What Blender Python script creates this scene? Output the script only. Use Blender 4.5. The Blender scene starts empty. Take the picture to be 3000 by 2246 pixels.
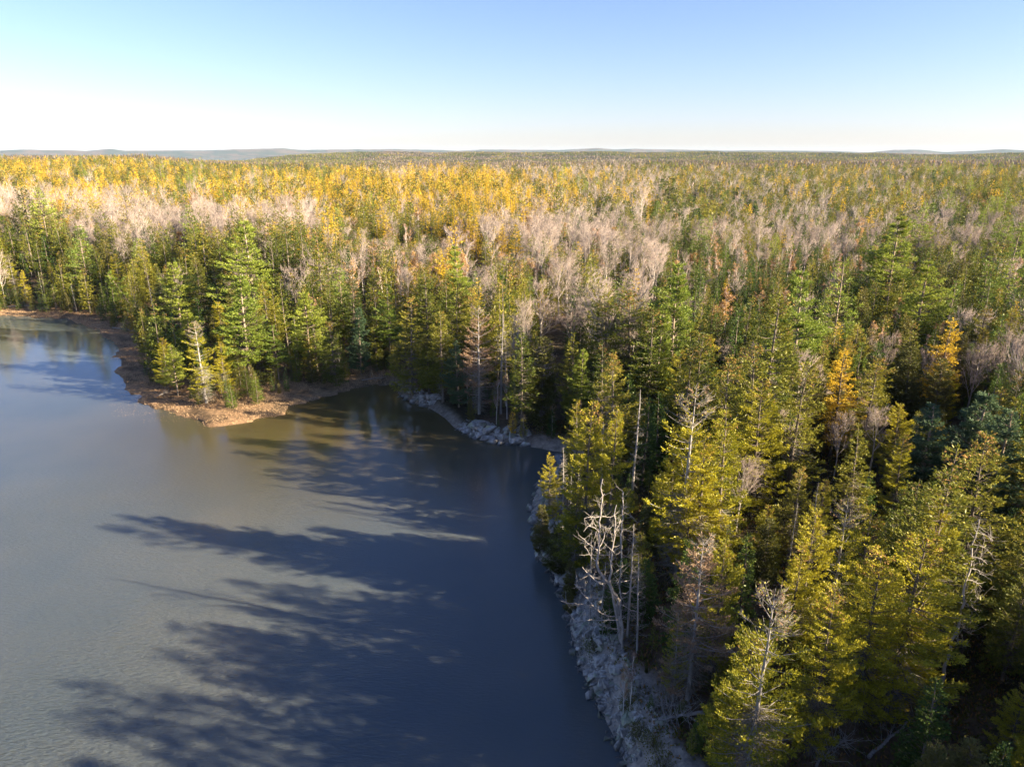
import bpy, bmesh, math, random
import numpy as np
from mathutils import Vector, Matrix

SC = bpy.context.scene
COL = SC.collection
R = math.radians

# ------------------------------------------------------------------ camera, sky, sun, exposure
CAM_H = 40.0
PITCH = R(17.9)
F = 2081.0
cam_d = bpy.data.cameras.new('camera')
cam_d.sensor_width = 36.0
cam_d.lens = F / 3000.0 * 36.0
cam_d.clip_start = 0.5
cam_d.clip_end = 60000
cam = bpy.data.objects.new('camera', cam_d)
cam.location = (0, 0, CAM_H)
cam.rotation_euler = (math.pi / 2 - PITCH, 0, 0)
COL.objects.link(cam)
SC.camera = cam
SC.render.resolution_x, SC.render.resolution_y = 1024, 766

SUN_EL, SUN_BACK = R(19.0), R(15.0)          # low sun, from the right and a little behind the camera
SUN_DIR = Vector((math.cos(SUN_BACK) * math.cos(SUN_EL), -math.sin(SUN_BACK) * math.cos(SUN_EL), math.sin(SUN_EL)))
w = bpy.data.worlds.new('World')
SC.world = w
w.use_nodes = True
wn = w.node_tree
wn.nodes.clear()
sky = wn.nodes.new('ShaderNodeTexSky')
sky.sky_type = 'NISHITA'
sky.sun_disc = False
sky.sun_elevation = SUN_EL
sky.sun_rotation = math.pi / 2 + SUN_BACK     # clockwise from +Y
sky.altitude = 40
sky.air_density = 1.0
sky.dust_density = 0.4
sky.ozone_density = 3.0
bg = wn.nodes.new('ShaderNodeBackground')
bg.inputs['Strength'].default_value = 0.05
wo = wn.nodes.new('ShaderNodeOutputWorld')
tint = wn.nodes.new('ShaderNodeMix')
tint.data_type = 'RGBA'
tint.blend_type = 'MULTIPLY'
tint.inputs['Factor'].default_value = 1.0
tint.inputs['B'].default_value = (0.82, 0.765, 0.97, 1)
wn.links.new(sky.outputs[0], tint.inputs['A'])
wn.links.new(tint.outputs['Result'], bg.inputs[0])
wn.links.new(bg.outputs[0], wo.inputs[0])

sun_d = bpy.data.lights.new('sun', 'SUN')
sun_d.energy = 5.0
sun_d.angle = R(0.53)
sun_d.color = (1.0, 0.84, 0.60)
sun = bpy.data.objects.new('sun', sun_d)
sun.rotation_euler = SUN_DIR.to_track_quat('Z', 'Y').to_euler()
sun.location = (80, -40, 90)
COL.objects.link(sun)

vs = SC.view_settings
vs.view_transform = 'Standard'
vs.look = 'None'
vs.exposure = 2.38
vs.gamma = 1.0
vs.use_curve_mapping = False
cy = SC.cycles
cy.max_bounces = 7
cy.diffuse_bounces = 4
cy.glossy_bounces = 2
cy.transmission_bounces = 2
cy.volume_bounces = 1
cy.transparent_max_bounces = 4
cy.use_denoising = True
cy.sample_clamp_indirect = 6

# ------------------------------------------------------------------ projection helpers
CP, SP = math.cos(PITCH), math.sin(PITCH)


def ray(px, py):
    dx, dy = px - 1500.0, py - 1123.0
    return dx, F * CP - dy * SP, F * SP + dy * CP       # right, forward, down


def ground(px, py, z=0.0):
    r, f, d = ray(px, py)
    s = (CAM_H - z) / d
    return r * s, f * s


def project(x, y, z):
    d = CAM_H - z
    depth = y * CP + d * SP
    depth = np.maximum(depth, 1e-3)
    v = d * CP - y * SP
    return 1500 + F * x / depth, 1123 + F * v / depth


# ------------------------------------------------------------------ noise
def hash2(i, j, seed):
    i = np.asarray(i).astype(np.int64)
    j = np.asarray(j).astype(np.int64)
    n = (i * 374761393 + j * 668265263 + seed * 1442695041) & 0x7fffffff
    n = ((n ^ (n >> 13)) * 1274126177) & 0x7fffffff
    n = n ^ (n >> 16)
    return (n & 0xffffff) / float(0xffffff)


def vnoise(x, y, seed=0):
    x = np.asarray(x, float)
    y = np.asarray(y, float)
    xi, yi = np.floor(x), np.floor(y)
    fx, fy = x - xi, y - yi
    fx = fx * fx * (3 - 2 * fx)
    fy = fy * fy * (3 - 2 * fy)
    a, b = hash2(xi, yi, seed), hash2(xi + 1, yi, seed)
    c, d = hash2(xi, yi + 1, seed), hash2(xi + 1, yi + 1, seed)
    return (a * (1 - fx) + b * fx) * (1 - fy) + (c * (1 - fx) + d * fx) * fy


def fbm(x, y, seed=0, o=4):
    t, a, n = 0, 0.5, 0
    for k in range(o):
        t = t + a * vnoise(x * 2 ** k, y * 2 ** k, seed + k * 17)
        n += a
        a *= 0.5
    return t / n


def sstep(a, b, x):
    t = np.clip((np.asarray(x, float) - a) / (b - a), 0, 1)
    return t * t * (3 - 2 * t)


# ------------------------------------------------------------------ the shoreline
SHORE_PX = [(1838, 2246), (1800, 2160), (1768, 2095), (1722, 2005), (1690, 1925), (1672, 1850), (1668, 1790), (1640, 1720),
            (1610, 1665), (1572, 1635), (1560, 1590), (1566, 1545), (1556, 1500), (1562, 1450), (1590, 1410), (1640, 1378), (1690, 1345),
            (1668, 1328), (1600, 1318), (1540, 1306), (1455, 1296), (1390, 1282), (1335, 1258), (1300, 1222), (1262, 1198),
            (1208, 1180), (1172, 1160), (1176, 1132), (1150, 1122), (1080, 1128), (1010, 1148), (930, 1172), (860, 1196),
            (800, 1222), (720, 1240), (640, 1250), (560, 1232), (500, 1208), (420, 1180), (372, 1150), (352, 1110),
            (338, 1060), (330, 1015), (290, 978), (240, 952), (190, 934), (100, 930), (0, 926), (-200, 922)]
near = [(20.0, -120.0), (18.0, -60.0), (15.0, -20.0), (12.5, 0.0), (11.0, 14.0), (9.0, 26.0), (8.6, 33.0)]
shore_w = [ground(px, py) for px, py in SHORE_PX]
WATER_POLY = np.array(near + shore_w + [(-260.0, 205.0), (-520.0, 260.0), (-900.0, 120.0), (-900.0, -500.0), (20.0, -500.0)])


def signed_shore(x, y):
    """metres inland from the water's edge (negative over the water)"""
    x = np.asarray(x, float).ravel()
    y = np.asarray(y, float).ravel()
    best = np.full(x.shape, 1e9)
    inside = np.zeros(x.shape, bool)
    P = WATER_POLY
    n = len(P)
    for i in range(n):
        ax, ay = P[i]
        bx, by = P[(i + 1) % n]
        dx, dy = bx - ax, by - ay
        t = np.clip(((x - ax) * dx + (y - ay) * dy) / (dx * dx + dy * dy), 0, 1)
        best = np.minimum(best, (x - ax - t * dx) ** 2 + (y - ay - t * dy) ** 2)
        if abs(dy) > 1e-9:
            cond = ((ay > y) != (by > y)) & (x < (bx - ax) * (y - ay) / dy + ax)
            inside ^= cond
    d = np.sqrt(best)
    sd = np.where(inside, -d, d)
    # ragged edge where the shore is marsh
    mz = sstep(-14, -24, x) * sstep(92, 104, y)
    return sd + ((fbm(x * .28, y * .28, 55, 4) - .5) * 4.6 - .2) * mz * (1 - sstep(5, 12, np.abs(sd)))


SKY_PX = [(-3000, 444), (0, 443), (60, 440), (200, 441), (250, 443), (325, 438), (370, 442), (600, 441), (700, 438), (830, 435),
          (880, 440), (1000, 438), (1150, 437), (1300, 440), (1340, 442), (1420, 438), (1560, 439), (1650, 439), (1750, 434),
          (1800, 438), (1860, 436), (1900, 437), (2100, 441), (2250, 441), (2350, 442), (2450, 443), (2540, 447), (2620, 440),
          (2700, 440), (2760, 446), (2850, 443), (2930, 439), (3000, 442), (6000, 442)]
EDGE_PX = [(-3000, 456), (0, 457), (400, 457), (560, 468), (700, 474), (900, 477), (1100, 480), (1500, 478), (1800, 474), (2200, 470), (2600, 468), (3000, 468), (6000, 468)]
MID_PX = [(-3000, 458), (500, 458), (800, 455), (900, 449), (1000, 446), (1250, 444), (1500, 445), (1900, 444), (2300, 446), (2600, 449), (2800, 452), (3000, 448), (6000, 448)]


def curve_px(tab, px):
    return np.interp(px, [a for a, b in tab], [b for a, b in tab])


def ground_height(x, y):
    shp = np.shape(x)
    x = np.asarray(x, float).ravel()
    y = np.asarray(y, float).ravel()
    sd = signed_shore(x, y)
    # bank profiles: rocky near the camera, ledgy in the cove, flat marsh at the point and on the left
    marsh = sstep(-16, -26, x) * sstep(92, 104, y)
    rocky = (1 - sstep(80, 90, y)) * sstep(-30, -10, x)
    n1 = fbm(x * 0.45, y * 0.45, 3, 4) - 0.5
    n2 = fbm(x * 0.035, y * 0.035, 9, 4) - 0.5
    prof_rock = 2.3 * sstep(-0.3, 3.0, sd) + 1.7 * sstep(2.5, 11, sd) + n1 * 1.5 * sstep(0.3, 2.0, sd)
    prof_cove = 1.1 * sstep(-0.2, 2.0, sd) + 1.6 * sstep(3, 16, sd) + n1 * 0.7 * sstep(0.3, 2.0, sd)
    prof_marsh = 0.24 * sstep(-1.2, 1.5, sd) + 0.3 * sstep(2, 9, sd) + 1.7 * sstep(8, 22, sd) + n1 * 0.28 * sstep(-0.5, 2, sd)
    land = prof_rock * rocky + prof_cove * (1 - rocky) * (1 - marsh) + prof_marsh * marsh * (1 - rocky)
    land = land + n2 * 5.0 * sstep(12, 60, sd)
    r = np.hypot(x, y)
    px = 1500 + (F / CP) * np.where(y > 1, x / np.maximum(y, 1), np.sign(x) * 3)
    px = np.clip(px, -2900, 5900)
    K = F / CP
    # plateau edge about 1.4 km out, whose tree tops (15 m) reach the forest's far edge in the picture
    zedge = CAM_H - 15 - (curve_px(EDGE_PX, px) - 450.0) / K * 1400
    plateau = 2.0 + (zedge - 2.0) * sstep(250, 1400, r)
    bay = sstep(430, 520, px) * (1 - sstep(730, 800, px))
    low = 1.5 - 3.5 * sstep(5200 - 1900 * bay, 5600 - 1800 * bay, r)
    plateau = np.where(r > 1400, zedge + (low - zedge) * sstep(1400, 2000, r), plateau)
    roll = (fbm(x / 420, y / 420, 21, 3) - 0.5) * 8 * sstep(150, 900, r) * (1 - sstep(1300, 1900, r))
    far = land * (1 - sstep(2000, 3200, r)) + plateau * sstep(60, 250, r) * sstep(10, 60, sd) + roll * sstep(20, 60, sd)
    # wooded ridge at 3.6 km
    zmid = CAM_H - 12 - (curve_px(MID_PX, px) - 450.0) / K * 3600 + (fbm(px / 160.0, r * 0, 5, 3) - .5) * 10
    rid = np.exp(-((r - 3600) / 650.0) ** 2) * sstep(600, 950, px)
    far = far + np.maximum(zmid - 2, 0) * rid * (1 - bay)
    # second ridge
    z2 = 16 + (fbm(px / 300.0, r * 0, 8, 3) - .5) * 30
    far = far + z2 * np.exp(-((r - 5000) / 350.0) ** 2) * sstep(1000, 1500, px)
    # hills behind the far bay
    zsk = CAM_H + (450.0 - curve_px(SKY_PX, px)) / K * 13000
    far = far + (zsk + 2 + (fbm(px / 30.0, r * 0, 31, 3) - .5) * 7) * np.exp(-(np.maximum(13000 - r, 0) / 1200.0) ** 2)
    z9 = 12 + (fbm(px / 120.0, r * 0, 18, 3) - .5) * 34
    far = far + z9 * (1 - bay) * np.exp(-((r - 8600) / 500.0) ** 2)
    z = np.where(sd < 0, np.maximum(-1.2 + sd * 0.25, -6) * sstep(0.0, -1.2, sd) + land * 0, far)
    z = np.where(sd < 0, np.maximum(sd * 0.9, -6.0), z)
    return z.reshape(shp), sd.reshape(shp)


def gh(x, y):
    z, s = ground_height(np.array([x]), np.array([y]))
    return float(z[0])


# ------------------------------------------------------------------ material helpers
def new_mat(name):
    m = bpy.data.materials.new(name)
    m.use_nodes = True
    nt = m.node_tree
    nt.nodes.clear()
    return m, nt, nt.nodes, nt.links


def nd(nodes, t, **kw):
    n = nodes.new(t)
    for k, v in kw.items():
        setattr(n, k, v)
    return n


def ramp_rgb(nodes, stops):
    n = nodes.new('ShaderNodeValToRGB')
    cr = n.color_ramp
    while len(cr.elements) < len(stops):
        cr.elements.new(0.5)
    for e, (p, c) in zip(cr.elements, stops):
        e.position = p
        e.color = (*c, 1)
    return n


def foliage_mat(name, dark, mid, light, trans=0.3, obj_spread=0.5, hue=None):
    """needle or leaf colour: varies from tree to tree, with soft clumps, and from spray to spray"""
    m, nt, N, L = new_mat(name)
    oi = nd(N, 'ShaderNodeObjectInfo')
    ge = nd(N, 'ShaderNodeNewGeometry')
    tc = nd(N, 'ShaderNodeTexCoord')
    noi = nd(N, 'ShaderNodeTexNoise')
    noi.inputs['Scale'].default_value = 0.8
    noi.inputs['Detail'].default_value = 2
    L.new(tc.outputs['Object'], noi.inputs['Vector'])
    a = nd(N, 'ShaderNodeMath', operation='MULTIPLY')
    a.inputs[1].default_value = obj_spread
    L.new(oi.outputs['Random'], a.inputs[0])
    b = nd(N, 'ShaderNodeMath', operation='MULTIPLY_ADD')
    b.inputs[1].default_value = 0.55 * (1 - obj_spread) + 0.1
    L.new(ge.outputs['Random Per Island'], b.inputs[0])
    L.new(a.outputs[0], b.inputs[2])
    c = nd(N, 'ShaderNodeMath', operation='MULTIPLY_ADD')
    c.inputs[1].default_value = 0.35
    L.new(noi.outputs['Fac'], c.inputs[0])
    L.new(b.outputs[0], c.inputs[2])
    rp = ramp_rgb(N, [(0.05, dark), (0.5, mid), (0.98, light)])
    L.new(c.outputs[0], rp.inputs['Fac'])
    dif = nd(N, 'ShaderNodeBsdfDiffuse')
    tr = nd(N, 'ShaderNodeBsdfTranslucent')
    mx = nd(N, 'ShaderNodeMixShader')
    mx.inputs[0].default_value = trans
    L.new(rp.outputs[0], dif.inputs[0])
    L.new(rp.outputs[0], tr.inputs[0])
    L.new(dif.outputs[0], mx.inputs[1])
    L.new(tr.outputs[0], mx.inputs[2])
    gl = nd(N, 'ShaderNodeBsdfGlossy')
    gl.inputs['Roughness'].default_value = 0.45
    gl.inputs['Color'].default_value = (0.9, 0.9, 0.8, 1)
    m2 = nd(N, 'ShaderNodeMixShader')
    m2.inputs[0].default_value = 0.018
    L.new(mx.outputs[0], m2.inputs[1])
    L.new(gl.outputs[0], m2.inputs[2])
    o = nd(N, 'ShaderNodeOutputMaterial')
    L.new(m2.outputs[0], o.inputs[0])
    return m


def bark_mat(name, c1, c2, scale=3.0, spread=0.3):
    m, nt, N, L = new_mat(name)
    tc = nd(N, 'ShaderNodeTexCoord')
    mp = nd(N, 'ShaderNodeMapping')
    mp.inputs['Scale'].default_value = (scale * 2, scale * 2, scale * 0.5)
    noi = nd(N, 'ShaderNodeTexNoise')
    noi.inputs['Scale'].default_value = 1.0
    noi.inputs['Detail'].default_value = 4
    L.new(tc.outputs['Object'], mp.inputs[0])
    L.new(mp.outputs[0], noi.inputs['Vector'])
    oi = nd(N, 'ShaderNodeObjectInfo')
    a = nd(N, 'ShaderNodeMath', operation='MULTIPLY_ADD')
    a.inputs[1].default_value = spread
    L.new(oi.outputs['Random'], a.inputs[0])
    L.new(noi.outputs['Fac'], a.inputs[2])
    rp = ramp_rgb(N, [(0.35, c1), (0.85, c2)])
    L.new(a.outputs[0], rp.inputs['Fac'])
    bs = nd(N, 'ShaderNodeBsdfDiffuse')
    L.new(rp.outputs[0], bs.inputs[0])
    o = nd(N, 'ShaderNodeOutputMaterial')
    L.new(bs.outputs[0], o.inputs[0])
    return m


M = {}
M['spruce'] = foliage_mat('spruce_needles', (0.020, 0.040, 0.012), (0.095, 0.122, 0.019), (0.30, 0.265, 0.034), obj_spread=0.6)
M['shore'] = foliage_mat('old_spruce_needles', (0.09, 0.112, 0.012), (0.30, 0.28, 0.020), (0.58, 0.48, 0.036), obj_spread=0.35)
M['fir'] = foliage_mat('young_fir_needles', (0.012, 0.036, 0.011), (0.058, 0.105, 0.022), (0.17, 0.21, 0.034))
M['pine'] = foliage_mat('white_pine_needles', (0.06, 0.11, 0.022), (0.18, 0.24, 0.036), (0.34, 0.36, 0.05), obj_spread=0.45)
M['bluepine'] = foliage_mat('blue_green_pine_needles', (0.03, 0.07, 0.035), (0.075, 0.125, 0.06), (0.14, 0.185, 0.09), obj_spread=0.3)
M['larch'] = foliage_mat('golden_larch_needles', (0.30, 0.19, 0.016), (0.56, 0.38, 0.030), (0.74, 0.53, 0.05), trans=0.35)
M['cedar'] = foliage_mat('cedar_sprays', (0.055, 0.065, 0.016), (0.11, 0.11, 0.026), (0.175, 0.15, 0.04))
M['cone'] = foliage_mat('brown_cones', (0.13, 0.07, 0.025), (0.21, 0.115, 0.035), (0.32, 0.19, 0.06), trans=0.0)
M['rust'] = foliage_mat('rusty_dead_needles', (0.10, 0.055, 0.03), (0.19, 0.115, 0.065), (0.30, 0.20, 0.12), trans=0.1)
M['orange'] = foliage_mat('orange_autumn_leaves', (0.22, 0.12, 0.04), (0.36, 0.21, 0.07), (0.48, 0.31, 0.11), trans=0.35)
M['russet'] = foliage_mat('russet_shrub_leaves', (0.12, 0.055, 0.02), (0.20, 0.10, 0.03), (0.28, 0.16, 0.05))
M['moss_shrub'] = foliage_mat('shrub_leaves', (0.035, 0.055, 0.010), (0.08, 0.09, 0.015), (0.14, 0.13, 0.02))
M['bark'] = bark_mat('grey_brown_bark', (0.07, 0.055, 0.042), (0.18, 0.15, 0.12))
M['pinebark'] = bark_mat('pine_bark', (0.12, 0.09, 0.065), (0.30, 0.24, 0.18))
M['deadwood'] = bark_mat('weathered_dead_wood', (0.17, 0.155, 0.14), (0.36, 0.33, 0.30))
M['bleached'] = bark_mat('bleached_dead_wood', (0.21, 0.185, 0.16), (0.44, 0.395, 0.35))
M['farwood'] = foliage_mat('distant_bare_crowns', (0.085, 0.065, 0.055), (0.14, 0.11, 0.09), (0.20, 0.155, 0.125), trans=0.2)
M['deadtwig'] = bark_mat('lichened_dead_twigs', (0.13, 0.115, 0.095), (0.26, 0.235, 0.20))
M['birch'] = bark_mat('white_birch_bark', (0.38, 0.34, 0.30), (0.68, 0.62, 0.56), 1.2)
M['greybark'] = bark_mat('pale_hardwood_bark', (0.22, 0.185, 0.16), (0.46, 0.41, 0.36))
M['twig'] = bark_mat('bare_hardwood_twigs', (0.18, 0.135, 0.11), (0.38, 0.305, 0.26), 1.0, 0.45)
M['birchtwig'] = bark_mat('reddish_birch_twigs', (0.20, 0.115, 0.08), (0.38, 0.25, 0.18), 1.0, 0.4)


def rock_mat():
    m, nt, N, L = new_mat('lichened_grey_rock')
    tc = nd(N, 'ShaderNodeNewGeometry')
    n1 = nd(N, 'ShaderNodeTexNoise')
    n1.inputs['Scale'].default_value = 1.6
    n1.inputs['Detail'].default_value = 7
    n1.inputs['Roughness'].default_value = 0.65
    L.new(tc.outputs['Position'], n1.inputs['Vector'])
    rp = ramp_rgb(N, [(0.3, (0.09, 0.085, 0.075)), (0.5, (0.30, 0.28, 0.25)), (0.72, (0.54, 0.51, 0.45))])
    L.new(n1.outputs['Fac'], rp.inputs['Fac'])
    n2 = nd(N, 'ShaderNodeTexNoise')
    n2.inputs['Scale'].default_value = 0.9
    n2.inputs['Detail'].default_value = 5
    L.new(tc.outputs['Position'], n2.inputs['Vector'])
    r2 = ramp_rgb(N, [(0.54, (0, 0, 0)), (0.62, (1, 1, 1))])
    L.new(n2.outputs['Fac'], r2.inputs['Fac'])
    mx = nd(N, 'ShaderNodeMix', data_type='RGBA')
    L.new(r2.outputs[0], mx.inputs['Factor'])
    L.new(rp.outputs[0], mx.inputs['A'])
    mx.inputs['B'].default_value = (0.26, 0.28, 0.19, 1)
    # wet, dark at the waterline
    sz = nd(N, 'ShaderNodeSeparateXYZ')
    L.new(tc.outputs['Position'], sz.inputs[0])
    wr = nd(N, 'ShaderNodeMapRange')
    wr.inputs['From Min'].default_value = 0.12
    wr.inputs['From Max'].default_value = 0.42
    wr.inputs['To Min'].default_value = 0.3
    L.new(sz.outputs['Z'], wr.inputs['Value'])
    wm = nd(N, 'ShaderNodeVectorMath', operation='SCALE')
    L.new(mx.outputs['Result'], wm.inputs[0])
    L.new(wr.outputs[0], wm.inputs['Scale'])
    bp = nd(N, 'ShaderNodeBump')
    bp.inputs['Distance'].default_value = 0.15
    bp.inputs['Strength'].default_value = 0.9
    L.new(n1.outputs['Fac'], bp.inputs['Height'])
    bs = nd(N, 'ShaderNodeBsdfPrincipled')
    bs.inputs['Roughness'].default_value = 0.85
    L.new(wm.outputs[0], bs.inputs['Base Color'])
    L.new(bp.outputs[0], bs.inputs['Normal'])
    o = nd(N, 'ShaderNodeOutputMaterial')
    L.new(bs.outputs[0], o.inputs[0])
    return m


M['rock'] = rock_mat()


def terrain_mat():
    m, nt, N, L = new_mat('forest_floor_and_marsh')
    at = nd(N, 'ShaderNodeAttribute', attribute_name='gcol')
    ge = nd(N, 'ShaderNodeNewGeometry')
    n1 = nd(N, 'ShaderNodeTexNoise')
    n1.inputs['Scale'].default_value = 1.3
    n1.inputs['Detail'].default_value = 8
    n1.inputs['Roughness'].default_value = 0.7
    L.new(ge.outputs['Position'], n1.inputs['Vector'])
    n2 = nd(N, 'ShaderNodeTexNoise')
    n2.inputs['Scale'].default_value = 0.018
    n2.inputs['Detail'].default_value = 8
    L.new(ge.outputs['Position'], n2.inputs['Vector'])
    r1 = ramp_rgb(N, [(0.3, (0.45, 0.45, 0.45)), (0.7, (1.5, 1.45, 1.4))])
    L.new(n1.outputs['Fac'], r1.inputs['Fac'])
    r2 = ramp_rgb(N, [(0.35, (0.7, 0.8, 0.85)), (0.65, (1.3, 1.15, 1.05))])
    L.new(n2.outputs['Fac'], r2.inputs['Fac'])
    m1 = nd(N, 'ShaderNodeMix', data_type='RGBA', blend_type='MULTIPLY')
    m1.inputs['Factor'].default_value = 1
    L.new(at.outputs['Color'], m1.inputs['A'])
    L.new(r1.outputs[0], m1.inputs['B'])
    m2 = nd(N, 'ShaderNodeMix', data_type='RGBA', blend_type='MULTIPLY')
    m2.inputs['Factor'].default_value = 1
    L.new(m1.outputs['Result'], m2.inputs['A'])
    L.new(r2.outputs[0], m2.inputs['B'])
    bp = nd(N, 'ShaderNodeBump')
    bp.inputs['Distance'].default_value = 0.25
    bp.inputs['Strength'].default_value = 0.8
    L.new(n1.outputs['Fac'], bp.inputs['Height'])
    bs = nd(N, 'ShaderNodeBsdfPrincipled')
    bs.inputs['Roughness'].default_value = 0.95
    bs.inputs['Specular IOR Level'].default_value = 0.1
    L.new(m2.outputs['Result'], bs.inputs['Base Color'])
    L.new(bp.outputs[0], bs.inputs['Normal'])
    o = nd(N, 'ShaderNodeOutputMaterial')
    L.new(bs.outputs[0], o.inputs[0])
    return m


M['terrain'] = terrain_mat()


def water_mat():
    """silty lake water: a brown body that catches sun and shade softly, under a rippled mirror"""
    m, nt, N, L = new_mat('silty_water')
    ge = nd(N, 'ShaderNodeNewGeometry')
    # wind ripples run as short crests; calm in the lee of the trees
    mp = nd(N, 'ShaderNodeMapping')
    mp.inputs['Rotation'].default_value = (0, 0, R(28))
    mp.inputs['Scale'].default_value = (1.0, 3.0, 1.0)
    L.new(ge.outputs['Position'], mp.inputs[0])
    n1 = nd(N, 'ShaderNodeTexNoise')
    n1.inputs['Scale'].default_value = 1.7
    n1.inputs['Detail'].default_value = 3
    n1.inputs['Distortion'].default_value = 0.4
    L.new(mp.outputs[0], n1.inputs['Vector'])
    n3 = nd(N, 'ShaderNodeTexNoise')
    n3.inputs['Scale'].default_value = 0.025
    n3.inputs['Detail'].default_value = 3
    L.new(ge.outputs['Position'], n3.inputs['Vector'])
    # wind strength: stronger to the open water on the left and close by
    sx = nd(N, 'ShaderNodeSeparateXYZ')
    L.new(ge.outputs['Position'], sx.inputs[0])
    mx_ = nd(N, 'ShaderNodeMapRange')
    mx_.inputs['From Min'].default_value = 8
    mx_.inputs['From Max'].default_value = -35
    L.new(sx.outputs['X'], mx_.inputs['Value'])
    my_ = nd(N, 'ShaderNodeMapRange')
    my_.inputs['From Min'].default_value = 98
    my_.inputs['From Max'].default_value = 45
    my_.inputs['To Min'].default_value = 0.0
    L.new(sx.outputs['Y'], my_.inputs['Value'])
    wnd = nd(N, 'ShaderNodeMath', operation='MULTIPLY')
    L.new(mx_.outputs[0], wnd.inputs[0])
    L.new(my_.outputs[0], wnd.inputs[1])
    wn2 = nd(N, 'ShaderNodeMath', operation='MULTIPLY_ADD')
    wn2.inputs[1].default_value = 0.75
    wn2.inputs[2].default_value = 0.022
    L.new(wnd.outputs[0], wn2.inputs[0])
    wn3 = nd(N, 'ShaderNodeMath', operation='MULTIPLY')
    L.new(wn2.outputs[0], wn3.inputs[0])
    r3 = nd(N, 'ShaderNodeMapRange')
    r3.inputs['From Min'].default_value = 0.35
    r3.inputs['From Max'].default_value = 0.65
    r3.inputs['To Min'].default_value = 0.6
    r3.inputs['To Max'].default_value = 1.2
    L.new(n3.outputs['Fac'], r3.inputs['Value'])
    L.new(r3.outputs[0], wn3.inputs[1])
    bp = nd(N, 'ShaderNodeBump')
    bp.inputs['Distance'].default_value = 0.30
    L.new(wn3.outputs[0], bp.inputs['Strength'])
    L.new(n1.outputs['Fac'], bp.inputs['Height'])
    n4 = nd(N, 'ShaderNodeTexNoise')
    n4.inputs['Scale'].default_value = 0.05
    n4.inputs['Detail'].default_value = 4
    L.new(ge.outputs['Position'], n4.inputs['Vector'])
    rc = ramp_rgb(N, [(0.35, (0.070, 0.086, 0.092)), (0.65, (0.096, 0.104, 0.100))])
    L.new(n4.outputs['Fac'], rc.inputs['Fac'])
    bs = nd(N, 'ShaderNodeBsdfPrincipled')
    # brown shallows round the marshy point and in the cove
    ds = nd(N, 'ShaderNodeVectorMath', operation='DISTANCE')
    L.new(ge.outputs['Position'], ds.inputs[0])
    ds.inputs[1].default_value = (-27, 112, 0)
    dr = nd(N, 'ShaderNodeMapRange')
    dr.interpolation_type = 'SMOOTHSTEP'
    dr.inputs['From Min'].default_value = 50
    dr.inputs['From Max'].default_value = 14
    L.new(ds.outputs['Value'], dr.inputs['Value'])
    bm_ = nd(N, 'ShaderNodeMix', data_type='RGBA')
    L.new(dr.outputs[0], bm_.inputs['Factor'])
    L.new(rc.outputs[0], bm_.inputs['A'])
    bm_.inputs['B'].default_value = (0.068, 0.054, 0.022, 1)
    L.new(bm_.outputs['Result'], bs.inputs['Base Color'])
    bs.inputs['Roughness'].default_value = 0.025
    bs.inputs['IOR'].default_value = 1.34
    bs.inputs['Subsurface Weight'].default_value = 1.0
    bs.inputs['Subsurface Radius'].default_value = (1.0, 0.8, 0.5)
    bs.inputs['Subsurface Scale'].default_value = 1.5
    L.new(bp.outputs[0], bs.inputs['Normal'])
    o = nd(N, 'ShaderNodeOutputMaterial')
    L.new(bs.outputs[0], o.inputs[0])
    return m


M['water'] = water_mat()
M['marshgrass'] = foliage_mat('dead_marsh_grass', (0.28, 0.18, 0.10), (0.45, 0.30, 0.17), (0.62, 0.44, 0.26), trans=0.2)


# ------------------------------------------------------------------ mesh helpers
def mesh_from(name, V, T, mats, mi=None, smooth=False):
    """V n x 3, T m x 3 triangles"""
    me = bpy.data.meshes.new(name)
    V = np.ascontiguousarray(V, dtype=np.float32)
    T = np.ascontiguousarray(T, dtype=np.int32)
    k = T.shape[1]
    me.vertices.add(len(V))
    me.vertices.foreach_set('co', V.ravel())
    me.loops.add(T.size)
    me.loops.foreach_set('vertex_index', T.ravel())
    me.polygons.add(len(T))
    me.polygons.foreach_set('loop_start', np.arange(0, T.size, k, dtype=np.int32))
    me.polygons.foreach_set('loop_total', np.full(len(T), k, dtype=np.int32))
    for m in mats:
        me.materials.append(m)
    if mi is not None:
        me.polygons.foreach_set('material_index', np.ascontiguousarray(mi, dtype=np.int32))
    if smooth:
        me.polygons.foreach_set('use_smooth', np.ones(len(T), bool))
    me.update(calc_edges=True)
    return me


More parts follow.
